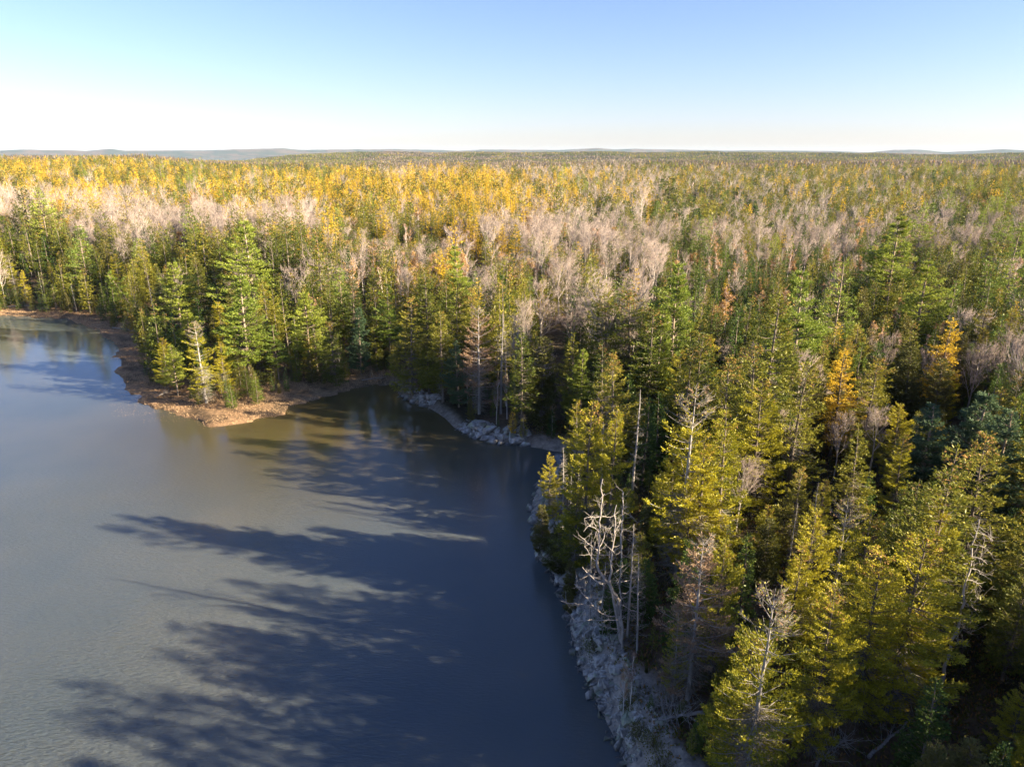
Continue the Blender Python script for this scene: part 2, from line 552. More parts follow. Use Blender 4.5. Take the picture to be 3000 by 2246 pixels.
class Geo:
    """gathers triangles with a material slot"""

    def __init__(self):
        self.V, self.T, self.I, self.n = [], [], [], 0

    def add(self, V, T, mi=0):
        V = np.asarray(V, float).reshape(-1, 3)
        T = np.asarray(T, int).reshape(-1, 3)
        self.V.append(V)
        self.T.append(T + self.n)
        self.I.append(np.full(len(T), mi))
        self.n += len(V)

    def leaves(self, P, D, Wd, ln, wd, mi=0, belly=0.45):
        """rhombs from P along unit D, width direction Wd"""
        n = len(P)
        if n == 0:
            return
        ln = np.broadcast_to(ln, (n,))[:, None]
        wd = np.broadcast_to(wd, (n,))[:, None]
        mid = P + D * ln * belly
        V = np.stack([P, mid + Wd * wd * .5, P + D * ln, mid - Wd * wd * .5], 1).reshape(-1, 3)
        b = (np.arange(n) * 4)[:, None]
        T = np.concatenate([b + np.array([[0, 1, 2]]), b + np.array([[0, 2, 3]])], 0)
        self.add(V, T, mi)

    def ribbons(self, A, B, ra, rb, rng, mi=0):
        """thin twigs as slender three-sided spikes"""
        n = len(A)
        if n == 0:
            return
        D = B - A
        Ln = np.linalg.norm(D, axis=1, keepdims=True) + 1e-9
        D = D / Ln
        S = unit(np.cross(D, unit(rng.normal(size=(n, 3)))))
        U = np.cross(D, S)
        ra = np.broadcast_to(ra, (n,))[:, None]
        V = np.stack([A + S * ra, A - S * ra * .5 + U * ra * .87, A - S * ra * .5 - U * ra * .87, B], 1).reshape(-1, 3)
        b = (np.arange(n) * 4)[:, None]
        T = np.concatenate([b + np.array([[0, 1, 3]]), b + np.array([[1, 2, 3]]), b + np.array([[2, 0, 3]])], 0)
        self.add(V, T, mi)

    def tubes(self, P, Rd, sides=5, mi=0):
        """P n x k x 3 paths, Rd n x k radii"""
        P = np.asarray(P, float)
        Rd = np.asarray(Rd, float)
        n, k = P.shape[:2]
        if n == 0:
            return
        D = np.gradient(P, axis=1)
        D = D / (np.linalg.norm(D, axis=2, keepdims=True) + 1e-9)
        ref = np.where(np.abs(D[:, :1, 2:3]) > 0.9, np.array([1., 0, 0]), np.array([0, 0, 1.]))
        S = np.cross(D, np.broadcast_to(ref, D.shape))
        S = S / (np.linalg.norm(S, axis=2, keepdims=True) + 1e-9)
        U = np.cross(D, S)
        a = np.arange(sides) / sides * 2 * np.pi
        ring = P[:, :, None, :] + Rd[:, :, None, None] * (S[:, :, None, :] * np.cos(a)[None, None, :, None] + U[:, :, None, :] * np.sin(a)[None, None, :, None])
        V = ring.reshape(-1, 3)
        i, j, s = np.meshgrid(np.arange(n), np.arange(k - 1), np.arange(sides), indexing='ij')
        s2 = (s + 1) % sides
        base = i * k * sides
        q0, q1 = base + j * sides + s, base + j * sides + s2
        q2, q3 = base + (j + 1) * sides + s2, base + (j + 1) * sides + s
        T = np.concatenate([np.stack([q0, q1, q2], -1).reshape(-1, 3), np.stack([q0, q2, q3], -1).reshape(-1, 3)])
        self.add(V, T, mi)

    def mesh(self, name, mats, smooth=False):
        if not self.V:
            return mesh_from(name, np.zeros((3, 3)), np.array([[0, 1, 2]]), mats)
        return mesh_from(name, np.concatenate(self.V), np.concatenate(self.T), mats, np.concatenate(self.I), smooth)

    def ntri(self):
        return sum(len(t) for t in self.T)


def unit(v):
    return v / (np.linalg.norm(v, axis=-1, keepdims=True) + 1e-9)


UP = np.array([0, 0, 1.0])


# ------------------------------------------------------------------ tree builders (each returns (trunk Geo, crown Geo))
def trunk_path(h, rng, lean=(0, 0), wob=0.15, k=9):
    t = np.linspace(0, 1, k)
    x = lean[0] * t ** 1.4 * h + wob * np.cumsum(rng.normal(size=k)) * 0.3 * t
    y = lean[1] * t ** 1.4 * h + wob * np.cumsum(rng.normal(size=k)) * 0.3 * t
    z = t * h
    P = np.stack([x, y, z], 1)
    P[0, :2] = 0
    return t, P


def at_path(t, P, tt):
    return np.stack([np.interp(tt, t, P[:, i]) for i in range(3)], -1)


def conifer(seed, h, rmax, base=0.12, spacing=0.38, per=6.5, shape=0.85, droop=-0.28, tip_up=0.30, twig=0.46, dens=1.0,
            leaf=0.32, wid=0.11, gap=0.12, clumpy=0.0, cones=0.0, dead=0.1, lean=(0, 0), trunk_r=None, bald=0.0, open_=0.0, lod=0, top_w=0.0, bare_top=0.0):
    rng = np.random.default_rng(seed)
    tr, cr = Geo(), Geo()
    t, P = trunk_path(h, rng, lean)
    r0 = trunk_r or h * 0.0125 + 0.03
    k = len(t)
    rad = r0 * (1 - t) ** 0.8 + 0.015
    rad[0] *= 1.3
    rad = rad * 0.8
    tr.tubes(P[None], rad[None], 7 if lod == 0 else 4)
    zs = np.arange(base * h, h * 0.985, spacing)
    zs = zs + rng.uniform(-.4, .4, len(zs)) * spacing
    nb = rng.poisson(per, len(zs)).clip(2)
    zb = np.repeat(zs, nb)
    n = len(zb)
    az = rng.uniform(0, 2 * np.pi, n)
    tt = np.clip((zb / h - base) / (1 - base), 0, 1)
    # uneven outline: bulges that depend on azimuth and height
    ph = rng.uniform(0, 6.28, 6)
    bulge = 1 + 0.20 * np.sin(az * 2 + ph[0] + tt * 5) + 0.16 * np.sin(tt * 17 + ph[1] + az) + 0.12 * np.sin(az * 3 - tt * 9 + ph[2])
    prof = np.minimum((1 - tt) ** shape + top_w * (tt < 0.97), 1.0) * (0.55 + 0.45 * np.clip(tt / 0.22, 0, 1))
    Ln = rmax * prof * bulge * rng.uniform(0.65, 1.12, n) + 0.12
    keep = rng.random(n) > gap + bald * np.clip(1 - tt * 1.6, 0, 1)
    zb, az, tt, Ln = zb[keep], az[keep], tt[keep], Ln[keep]
    n = len(zb)
    O = at_path(t * h, P, zb)
    H = np.stack([np.cos(az), np.sin(az), np.zeros(n)], 1)
    sl = droop * (1 - tt) + 0.55 * tt ** 2 + rng.normal(size=n) * 0.08
    cu = tip_up * (1 - 0.5 * tt) + rng.normal(size=n) * 0.05

    def bp(i, s):
        return O[i] + H[i] * (Ln[i] * s)[:, None] + UP * (Ln[i] * (sl[i] * s + cu[i] * s * s))[:, None]
    # branch wood
    if lod == 0:
        big = np.where(Ln > 0.5)[0]
        s = np.linspace(0, 0.9, 4)
        pp = np.stack([bp(big, np.full(len(big), q)) for q in s], 1)
        tr.tubes(pp, np.linspace(1, 0.3, 4)[None] * (0.012 + 0.011 * Ln[big])[:, None], 3)
    # side sprays
    cnt = np.maximum((Ln / (0.095 if lod == 0 else (0.2 if lod == 1 else 0.5)) * dens).astype(int), 2)
    bi = np.repeat(np.arange(n), cnt)
    s = rng.uniform(0.12 if not open_ else 0.4, 1.0, len(bi)) ** 0.75
    if clumpy:
        cl = np.sin(s * Ln[bi] * 5.2 + bi * 1.7) + 0.9 * np.sin(bi * 2.3)
        kk = cl > -1 + clumpy * 1.3
        bi, s = bi[kk], s[kk]
    p = bp(bi, s)
    side = rng.choice([-1, 1], len(bi))
    Sd = np.stack([-np.sin(az[bi]), np.cos(az[bi]), np.zeros(len(bi))], 1) * side[:, None]
    ang = rng.uniform(0.5, 1.15, len(bi))
    fw = H[bi] + UP * (sl[bi] + 2 * cu[bi] * s)[:, None]
    fw = unit(fw)
    D = unit(fw * np.cos(ang)[:, None] + Sd * np.sin(ang)[:, None] + rng.normal(size=p.shape) * 0.16 + UP * (0.10 if clumpy else -0.05))
    tl = (twig * Ln[bi] * (1 - s) + 0.16 + 0.05 * rng.random(len(bi)))
    tl = np.minimum(tl, 0.85)
    nseg = 4 if lod == 0 else (2 if lod == 1 else 1)
    mul = 1.0 if lod == 0 else (1.5 if lod == 1 else 3.4)
    q = p
    conemask_base = tt[bi] > 0.80
    for sgi in range(nseg):
        f = (sgi + rng.random(len(p))) / nseg
        if lod:
            f = f * 0.4
        q = p + D * (tl * f)[:, None] + UP * (-0.10 * tl * f * f)[:, None] + rng.normal(size=p.shape) * 0.035
        D2 = unit(D + rng.normal(size=p.shape) * 0.36 + UP * 0.12)
        Wd = unit(np.cross(D2, unit(UP + rng.normal(size=p.shape) * 0.55)))
        ll = leaf * rng.uniform(0.7, 1.25, len(p)) * mul
        ww = wid * rng.uniform(0.7, 1.3, len(p)) * mul
        kk = (1 - 0.35 * tt[bi])
        if cones > 0:
            cm = conemask_base & (rng.random(len(p)) < cones * np.clip((tt[bi] - 0.75) / 0.2, 0, 1))
        else:
            cm = np.zeros(len(p), bool)
        bt = (tt[bi] > 1 - bare_top) & (rng.random(len(p)) < 0.85)
        g = ~cm & ~bt
        cr.leaves(q[g], D2[g], Wd[g], (ll * kk)[g], (ww * kk)[g])
        cr.leaves(q[cm], unit(D2[cm] - UP * 0.6), Wd[cm], 0.17 * mul, 0.10 * mul, 1)
        if bare_top and sgi == 0:
            tr.ribbons(q[bt], q[bt] + D2[bt] * 0.45, 0.012, 0, rng, 1)
    # leader
    m = 14 if lod == 0 else 4
    z = rng.uniform(0.9, 1.0, m) * h
    p = at_path(t * h, P, z)
    D = unit(rng.normal(size=(m, 3)) * 0.5 + UP)
    Wd = unit(np.cross(D, unit(rng.normal(size=(m, 3)))))
    if bare_top < 0.02:
        cr.leaves(p, D, Wd, leaf * 0.9 * (1 if lod == 0 else 1.6), wid * (1 if lod == 0 else 1.6))
    # dead lower twigs
    if dead > 0 and lod < 2:
        m = int(dead * h * (40 if lod == 0 else 8))
        z = rng.uniform(0.04, base + 0.35, m) * h
        a = rng.uniform(0, 6.28, m)
        p = at_path(t * h, P, z)
        ll = rng.uniform(0.4, 1.3, m) * rmax * 0.55
        d = unit(np.stack([np.cos(a), np.sin(a), rng.uniform(-.5, .1, m)], 1))
        e = p + d * ll[:, None]
        tr.ribbons(p, e, 0.018, 0, rng, 1)
        if lod == 0:
            for _ in range(3):
                f = rng.uniform(.3, .95, m)[:, None]
                s0 = p + (e - p) * f
                tr.ribbons(s0, s0 + unit(d + rng.normal(size=d.shape) * .6) * rng.uniform(.15, .4, m)[:, None], 0.008, 0, rng, 1)
    return tr, cr


def pine(seed, h, rmax, base=0.3, spacing=0.8, per=6, leanv=(0, 0), lod=0, flat=1.0, lush=1.0, trunk_r=None):
    rng = np.random.default_rng(seed)
    tr, cr = Geo(), Geo()
    t, P = trunk_path(h, rng, leanv, 0.2)
    r0 = trunk_r or h * 0.011 + 0.03
    tr.tubes(P[None], (r0 * (1 - t) ** 0.7 + 0.02)[None], 7 if lod == 0 else 4)
    zs = np.arange(base * h, h * 0.97, spacing)
    zs = zs + rng.uniform(-.3, .3, len(zs)) * spacing
    nb = rng.poisson(per, len(zs)).clip(2)
    zb = np.repeat(zs, nb)
    n = len(zb)
    az = rng.uniform(0, 6.28, n)
    tt = np.clip((zb / h - base) / (1 - base), 0, 1)
    ph = rng.uniform(0, 6.28, 4)
    prof = np.clip(np.sqrt(np.clip(1 - tt, 0, 1)) * (0.62 + 0.38 * np.sin(np.clip(tt * 1.3, 0, 1) * np.pi * .8 + 0.4)), 0.12, 1)
    lay = np.repeat(rng.uniform(0.72, 1.12, len(zs)), nb)
    Ln = rmax * prof * lay * (1 + 0.28 * np.sin(az + ph[0] + tt * 4) + 0.15 * np.sin(az * 3 + ph[1])) * rng.uniform(0.7, 1.15, n)
    O = at_path(t * h, P, zb)
    H = np.stack([np.cos(az), np.sin(az), np.zeros(n)], 1)
    sl = 0.05 + 0.75 * tt ** 1.5 + rng.normal(size=n) * 0.10
    cu = 0.12 + rng.normal(size=n) * 0.05

    def bp(i, s):
        return O[i] + H[i] * (Ln[i] * s)[:, None] + UP * (Ln[i] * (sl[i] * s + cu[i] * s * s))[:, None]
    if lod < 2:
        s = np.linspace(0, 0.92, 4)
        pp = np.stack([bp(np.arange(n), np.full(n, q)) for q in s], 1)
        tr.tubes(pp, np.linspace(1, 0.25, 4)[None] * (0.02 + 0.016 * Ln)[:, None], 4 if lod == 0 else 3)
    # flat plates of upturned tufts, spread like a fan over the outer part of each branch
    per_m = (17 if lod == 0 else (6.5 if lod == 1 else 2.2)) * lush
    cnt = np.maximum((Ln * per_m).astype(int), 3)
    bi = np.repeat(np.arange(n), cnt)
    s = rng.uniform(0.28, 1.02, len(bi)) ** 0.75
    p = bp(bi, s)
    Sd = np.stack([-np.sin(az[bi]), np.cos(az[bi]), np.zeros(len(bi))], 1)
    lat = rng.normal(size=len(bi)) * 0.26 * Ln[bi] * np.clip(0.35 + 0.9 * s, 0, 1) * np.clip(1.35 - s * 0.7, 0, 1)
    p = p + Sd * lat[:, None] + UP * ((np.abs(rng.normal(size=len(bi))) * 0.11 * flat - np.abs(lat) * 0.05))[:, None]
    if lod == 0:
        kk = rng.random(len(bi)) < 0.4
        f0 = bp(bi[kk], np.clip(s[kk] - 0.25, 0.05, 1))
        tr.ribbons(f0, p[kk], 0.012, 0, rng)
    nt = 5 if lod == 0 else (2 if lod == 1 else 1)
    mul = 1.0 if lod == 0 else (1.55 if lod == 1 else 3.2)
    for _ in range(nt):
        D = unit(H[bi] * 0.75 + Sd * np.sign(lat)[:, None] * 0.35 + UP * 0.45 + rng.normal(size=p.shape) * 0.55)
        Wd = unit(np.cross(D, unit(UP + rng.normal(size=p.shape) * 0.7)))
        cr.leaves(p + rng.normal(size=p.shape) * 0.06, D, Wd, 0.31 * mul * rng.uniform(.7, 1.2, len(p)), 0.10 * mul)
    # a few dead branch stubs under the crown
    if lod < 2:
        m = int(h * 0.9)
        z = rng.uniform(0.08, base + .1, m) * h
        a = rng.uniform(0, 6.28, m)
        p0 = at_path(t * h, P, z)
        d = unit(np.stack([np.cos(a), np.sin(a), rng.uniform(-.2, .25, m)], 1))
        e = p0 + d * rng.uniform(.5, 2.0, m)[:, None]
        tr.ribbons(p0, e, 0.03, 0, rng, 1)
        for _ in range(2):
            f = rng.uniform(.4, .95, m)[:, None]
            s0 = p0 + (e - p0) * f
            tr.ribbons(s0, s0 + unit(d + rng.normal(size=d.shape) * .5) * .5, 0.012, 0, rng, 1)
    return tr, cr


def hardwood(seed, h, spread=0.42, fork=0.32, n1=6, n2=8, n3=8, n4=6, lod=0, twig_r=0.011, leafy=0.0, upright=0.6, clump=1, thick=1.0):
    """bare broadleaf: trunk, ascending limbs, branches and a haze of twigs"""
    rng = np.random.default_rng(seed)
    tr, cr = Geo(), Geo()
    t, P = trunk_path(h * 0.86, rng, (0, 0), 0.3)
    r0 = (h * 0.0105 + 0.02) * thick
    tr.tubes(P[None], (r0 * (1 - t) ** 0.8 + 0.02)[None], 6 if lod == 0 else 4)
    segs = [(P, t)]

    def kids(PP, per, l0, l1, a0, a1, lo, hi, trop):
        # PP: n x k x 3 parent paths
        n, k = PP.shape[:2]
        pi = np.repeat(np.arange(n), per)
        s = rng.uniform(lo, hi, len(pi))
        f = s * (k - 1)
        i0 = np.minimum(f.astype(int), k - 2)
        fr = (f - i0)[:, None]
        a = PP[pi, i0] * (1 - fr) + PP[pi, i0 + 1] * fr
        d = unit(PP[pi, i0 + 1] - PP[pi, i0])
        rnd = unit(np.cross(d, unit(rng.normal(size=d.shape))))
        an = rng.uniform(a0, a1, len(pi))[:, None]
        d2 = unit(d * np.cos(an) + rnd * np.sin(an))
        ln = rng.uniform(l0, l1, len(pi)) * (1.15 - 0.6 * s)
        ks = 4
        out = [a]
        dd = d2
        for j in range(ks - 1):
            dd = unit(dd + UP * trop + rng.normal(size=dd.shape) * 0.13)
            out.append(out[-1] + dd * (ln / (ks - 1))[:, None])
        return np.stack(out, 1), ln
    L1, l1 = kids(P[None], n1 + 3, h * spread * .75, h * spread * 1.1, 0.45, 0.95, fork, 0.95, 0.22 * upright)
    tr.tubes(L1, np.linspace(1, .25, 4)[None] * (r0 * .42 * (l1 / l1.max()))[:, None], 5 if lod == 0 else 3)
    L2, l2 = kids(L1, n2, h * spread * .28, h * spread * .5, 0.4, 0.9, 0.2, 1.0, 0.20 * upright)
    tr.tubes(L2, np.linspace(1, .3, 4)[None] * (r0 * .19 * (l2 / l2.max()))[:, None], 3)
    if lod < 2:
        L3, l3 = kids(L2, n3, h * spread * .12, h * spread * .26, 0.35, 0.85, 0.15, 1.0, 0.14 * upright)
        A, B, C = L3[:, 0], L3[:, 2], L3[:, 3]
        cr.ribbons(A, C, twig_r * (1.5 if lod == 0 else 1.9), 0, rng)
    else:
        L3 = L2
        cr.ribbons(L2[:, 0], L2[:, 3], twig_r * 2.4, 0, rng)
    m4 = n4 if lod < 2 else n4 * 2
    L4, l4 = kids(L3, m4, h * spread * .07, h * spread * .16, 0.3, 0.8, 0.2, 1.0, 0.1)
    cr.ribbons(L4[:, 0], L4[:, 3], twig_r * (1.0 if lod == 0 else (1.5 if lod == 1 else 2.2)), 0, rng)
    if leafy > 0:
        E = L4[:, 3]
        kk = rng.random(len(E)) < leafy
        E = np.repeat(E[kk], 3 if lod < 2 else 1, axis=0) + rng.normal(size=(kk.sum() * (3 if lod < 2 else 1), 3)) * 0.15
        D = unit(rng.normal(size=E.shape))
        Wd = unit(np.cross(D, unit(rng.normal(size=E.shape))))
        mu = 1 if lod == 0 else (1.7 if lod == 1 else 3)
        cr.leaves(E, D, Wd, 0.16 * mu, 0.11 * mu, 1)
    return tr, cr


def snag(seed, h, rmax, n=60, twigs=5, lean=(0, 0), trunk_r=None, lo=0.15, droop=-0.1, lod=0, taper=1.0, fine=1.0):
    """standing dead conifer: grey pole with bare curving branches"""
    rng = np.random.default_rng(seed)
    tr, cr = Geo(), Geo()
    t, P = trunk_path(h, rng, lean, 0.12)
    r0 = trunk_r or h * 0.008 + 0.02
    tr.tubes(P[None], (r0 * (1 - t * taper) ** 0.8 + 0.02)[None], 7)
    z = rng.uniform(lo, 0.99, n)
    O = at_path(t, P, z)
    az = rng.uniform(0, 6.28, n)
    H = np.stack([np.cos(az), np.sin(az), np.zeros(n)], 1)
    Ln = rmax * (1.05 - z) ** 0.7 * rng.uniform(.35, 1.1, n)
    s = np.linspace(0, 1, 5)
    sl = droop + rng.normal(size=n) * .2
    cu = rng.uniform(-.1, .45, n)
    wob = rng.normal(size=(n, 5, 3)) * 0.035 * Ln[:, None, None]
    wob[:, 0] = 0
    PP = O[:, None] + H[:, None] * (Ln[:, None] * s)[..., None] + UP * ((Ln[:, None]) * (sl[:, None] * s + cu[:, None] * s * s))[..., None] + wob
    cr.tubes(PP, np.linspace(1, .25, 5)[None] * (0.010 + 0.014 * Ln)[:, None], 3)
    for _ in range(twigs):
        f = rng.uniform(.25, 1.0, n) * 4
        i0 = np.minimum(f.astype(int), 3)
        fr = (f - i0)[:, None]
        a = PP[np.arange(n), i0] * (1 - fr) + PP[np.arange(n), i0 + 1] * fr
        d = unit(H + rng.normal(size=(n, 3)) * .7)
        ll = (Ln * rng.uniform(.15, .45, n) * (1.2 - f / 4 * .6))[:, None]
        b = a + d * ll
        cr.ribbons(a, b, 0.010 * fine, 0, rng)
        for _ in range(2):
            g = rng.uniform(.3, .9, n)[:, None]
            a2 = a + (b - a) * g
            cr.ribbons(a2, a2 + unit(d + rng.normal(size=(n, 3)) * .6) * ll * .5, 0.007 * fine, 0, rng)
    return tr, cr


def bush(seed, h, r, n=900, leaf=0.13, wid=0.07, up=0.5):
    rng = np.random.default_rng(seed)
    tr, cr = Geo(), Geo()
    m = 12
    a = rng.uniform(0, 6.28, m)
    e = np.stack([np.cos(a) * r * rng.uniform(.2, .8, m), np.sin(a) * r * rng.uniform(.2, .8, m), h * rng.uniform(.6, .95, m)], 1)
    p = np.stack([e * f * np.array([1, 1, 1]) for f in (0, .35, .7, 1)], 1)
    tr.tubes(p, np.array([[.03, .02, .012, .006]]).repeat(m, 0), 3)
    k = 26
    cx = unit(rng.normal(size=(k, 3)))
    cx[:, 2] = np.abs(cx[:, 2])
    cc = cx * np.array([r, r, h * .8]) * rng.uniform(.35, .85, (k, 1)) + UP * h * 0.12
    i = rng.integers(0, k, n)
    o = unit(rng.normal(size=(n, 3)))
    p = cc[i] + o * (r * 0.34 * rng.uniform(.5, 1, n) ** .5)[:, None]
    p[:, 2] = np.abs(p[:, 2])
    D = unit(o * .7 + UP * up + rng.normal(size=(n, 3)) * .4)
    Wd = unit(np.cross(D, unit(rng.normal(size=(n, 3)))))
    cr.leaves(p, D, Wd, leaf * rng.uniform(.7, 1.3, n), wid * rng.uniform(.7, 1.3, n))
    return tr, cr


# ------------------------------------------------------------------ prototypes: KIND -> lod -> list of (trunk mesh, crown mesh, height)
PROTO = {}


def reg(kind, lod, geos, h, mt, mc):
    tr, cr = geos
    nm = kind + '_tree'
    t = tr.mesh(nm + '_trunk', mt)
    c = cr.mesh(nm + '_crown', mc)
    j = None
    if lod > 0:      # single mesh, used where the tree is too small to show its parts
        g = Geo()
        for a in (tr, cr):
            pass
        V = np.concatenate(tr.V + [v for v in cr.V])
        off = tr.n
        T = np.concatenate([x for x in tr.T] + [x + off for x in cr.T])
        I = np.concatenate([x for x in tr.I] + [x + len(mt) for x in cr.I])
        j = mesh_from(nm, V, T, mt + mc, I)
    PROTO.setdefault(kind, {}).setdefault(lod, []).append((t, c, h, j))


BK, DT = M['bark'], M['deadtwig']
for lod in (0, 1, 2):
    for i in range(5 if lod < 2 else 3):
        rmx = [3.2, 2.7, 3.5, 2.4, 3.2][i]
        reg('spruce', lod, conifer(100 + i, 14, rmx, base=[.12, .2, .1, .25, .15][i], cones=[.5, .15, .6, 0, .25][i], clumpy=[.15, .0, .3, .1, .35][i],
                                   shape=[.8, .75, .7, .85, .65][i], bald=[.08, .15, .05, .22, .15][i], dead=.18, lod=lod, lean=[(0, 0), (.02, .01), (-.015, .02), (.01, -.02), (0, .02)][i]),
            14, [BK, DT], [M['spruce'], M['cone']])
    for i in range(4 if lod < 2 else 2):
        reg('fir', lod, conifer(140 + i, 9, [1.7, 1.45, 1.9, 1.55][i], base=.04, spacing=.3, shape=.95, droop=-.12, tip_up=.25, dens=1.0, leaf=.25, wid=.10, dead=.05, lod=lod),
            9, [BK, DT], [M['fir'], M['cone']])
    for i in range(3 if lod < 2 else 2):
        reg('pine', lod, pine(170 + i, 20, [4.4, 3.8, 4.9][i], base=[.16, .30, .20][i], lod=lod), 20, [M['pinebark'], DT], [M['pine']])
    for i in range(3 if lod < 2 else 2):
        reg('larch', lod, conifer(200 + i, 15, [2.6, 2.3, 3.0][i], base=.14, spacing=.40, per=6, shape=.75, droop=-.05, tip_up=.22, dens=.9, leaf=.26, wid=.12, gap=.15,
                                  dead=.15, lod=lod), 15, [BK, DT], [M['larch'], M['larch']])
    for i in range(4 if lod < 2 else 3):
        reg('hardwood', lod, hardwood(230 + i, 13, [.42, .38, .46, .40][i], [.3, .4, .25, .35][i], n1=8, n2=7 if lod < 2 else 4, n3=8 if lod == 0 else 5, n4=3 if lod == 0 else 2, lod=lod, twig_r=.0105, upright=[.95, .7, 1.1, .8][i]),
            13, [M['greybark']], [M['twig']])
    for i in range(3 if lod < 2 else 2):
        reg('birch', lod, hardwood(260 + i, 11, .22, .3, n1=9, n2=7 if lod < 2 else 4, n3=5, n4=5 if lod == 0 else 3, lod=lod, upright=1.2, thick=.75, leafy=[0, .12, .3][i]),
            11, [M['birch']], [M['birchtwig'], M['orange']])
    for i in range(2):
        reg('autumn', lod, hardwood(280 + i, 9, .40, .25, n1=6, n2=6 if lod < 2 else 4, n3=5, n4=5 if lod == 0 else 3, lod=lod, leafy=.75),
            9, [M['greybark']], [M['birchtwig'], M['orange']])
    for i in range(2):
        reg('cedar', lod, conifer(300 + i, 11, [1.8, 2.1][i], base=.05, spacing=.26, per=8, shape=.55, droop=.05, tip_up=.3, leaf=.24, wid=.14, gap=.05, dead=.3, lod=lod),
            11, [BK, DT], [M['cedar'], M['cedar']])
for lod in (0, 1):
    for i in range(3):
        reg('dead', lod, snag(330 + i, 12, [1.8, 1.4, 2.1][i], n=[110, 90, 150][i] if lod == 0 else 60, twigs=7 if lod == 0 else 3, fine=1 if lod == 0 else 1.6), 12, [M['deadwood']], [M['deadtwig']])
for i in range(3):
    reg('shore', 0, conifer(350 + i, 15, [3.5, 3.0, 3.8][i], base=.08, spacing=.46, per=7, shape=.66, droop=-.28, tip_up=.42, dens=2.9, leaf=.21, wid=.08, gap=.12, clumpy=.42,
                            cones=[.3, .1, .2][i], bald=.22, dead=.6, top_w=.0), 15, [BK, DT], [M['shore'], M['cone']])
for i in range(2):
    reg('dying', 0, conifer(360 + i, 14, [3.1, 3.5][i], base=.12, spacing=.5, per=6, shape=.6, droop=-.15, tip_up=.4, dens=2.2, leaf=.21, wid=.08, gap=.15, clumpy=.35,
                            bald=.35, dead=.9, cones=.2, bare_top=[.25, .12][i]), 14, [M['deadwood'], M['deadtwig']], [M['shore' if i == 0 else 'rust'], M['rust']])
reg('bluepine', 0, pine(380, 16, 3.0, base=.12, spacing=.6, per=7, lush=1.3), 16, [M['pinebark'], DT], [M['bluepine']])
reg('bluepine', 0, pine(381, 16, 3.3, base=.10, spacing=.6, per=7, lush=1.3), 16, [M['pinebark'], DT], [M['bluepine']])
for i in range(3):
    reg('bush', 0, bush(390 + i, 2.0, 1.3), 2.0, [BK], [M['moss_shrub']])
for i in range(2):
    reg('russetbush', 0, bush(395 + i, 1.6, 1.2, n=700), 1.6, [BK], [M['russet']])
#DBG print('TRIS', {k: {l: sum(len(a.polygons) + len(b.polygons) for a, b, c, d in v) for l, v in PROTO[k].items()} for k in PROTO})


# ------------------------------------------------------------------ things
def tag(o, label=None, cat=None, group=None, kind=None):
    if label:
        o['label'] = label
    if cat:
        o['category'] = cat
    if group:
        o['group'] = group
    if kind:
        o['kind'] = kind
    return o


def link(name, me, parent=None, loc=None):
    o = bpy.data.objects.new(name, me)
    COL.objects.link(o)
    if parent:
        o.parent = parent
    if loc:
        o.location = loc
    return o


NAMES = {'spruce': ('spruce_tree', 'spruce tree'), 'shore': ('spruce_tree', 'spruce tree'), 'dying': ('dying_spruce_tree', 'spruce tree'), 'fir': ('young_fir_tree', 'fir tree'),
         'pine': ('pine_tree', 'pine tree'), 'bluepine': ('pine_tree', 'pine tree'), 'larch': ('larch_tree', 'larch tree'), 'hardwood': ('bare_hardwood_tree', 'bare tree'),
         'birch': ('birch_tree', 'birch tree'), 'autumn': ('autumn_tree', 'autumn tree'), 'cedar': ('cedar_tree', 'cedar tree'), 'dead': ('dead_tree', 'dead tree'),
         'bush': ('shrub', 'shrub'), 'russetbush': ('shrub', 'shrub')}
CROWN = {'bush': 'foliage', 'russetbush': 'foliage', 'dead': 'branches', 'hardwood': 'crown'}


def place_tree(kind, x, y, h, label, group=None, rz=0.0, var=0, lod=0, wide=1.0, tilt=(0, 0), parts=True, sink=0.15, name=None):
    lod = min(lod, max(PROTO[kind]))
    vs_ = PROTO[kind][lod]
    t, c, h0, j = vs_[var % len(vs_)]
    nm, cat = NAMES[kind]
    s = h / h0
    z = gh(x, y) - sink
    if parts or j is None:
        o = link(name or nm, None)
        link('trunk' if kind not in ('bush', 'russetbush') else 'stems', t, o)
        link(CROWN.get(kind, 'crown'), c, o)
    else:
        o = link(name or nm, j)
    o.location = (x, y, z)
    o.rotation_euler = (tilt[0], tilt[1], rz)
    o.scale = (s * wide, s * wide, s)
    tag(o, label, cat, group)
    return o


def top_to_base(px, py, h):
    """where a tree of height h stands if its tip is seen at (px, py)"""
    g = 3.0
    for _ in range(12):
        r, f, d = ray(px, py)
        s = (CAM_H - g - h) / d
        x, y = r * s, f * s
        g = 0.5 * g + 0.5 * max(gh(x, y), 0)
    return x, y


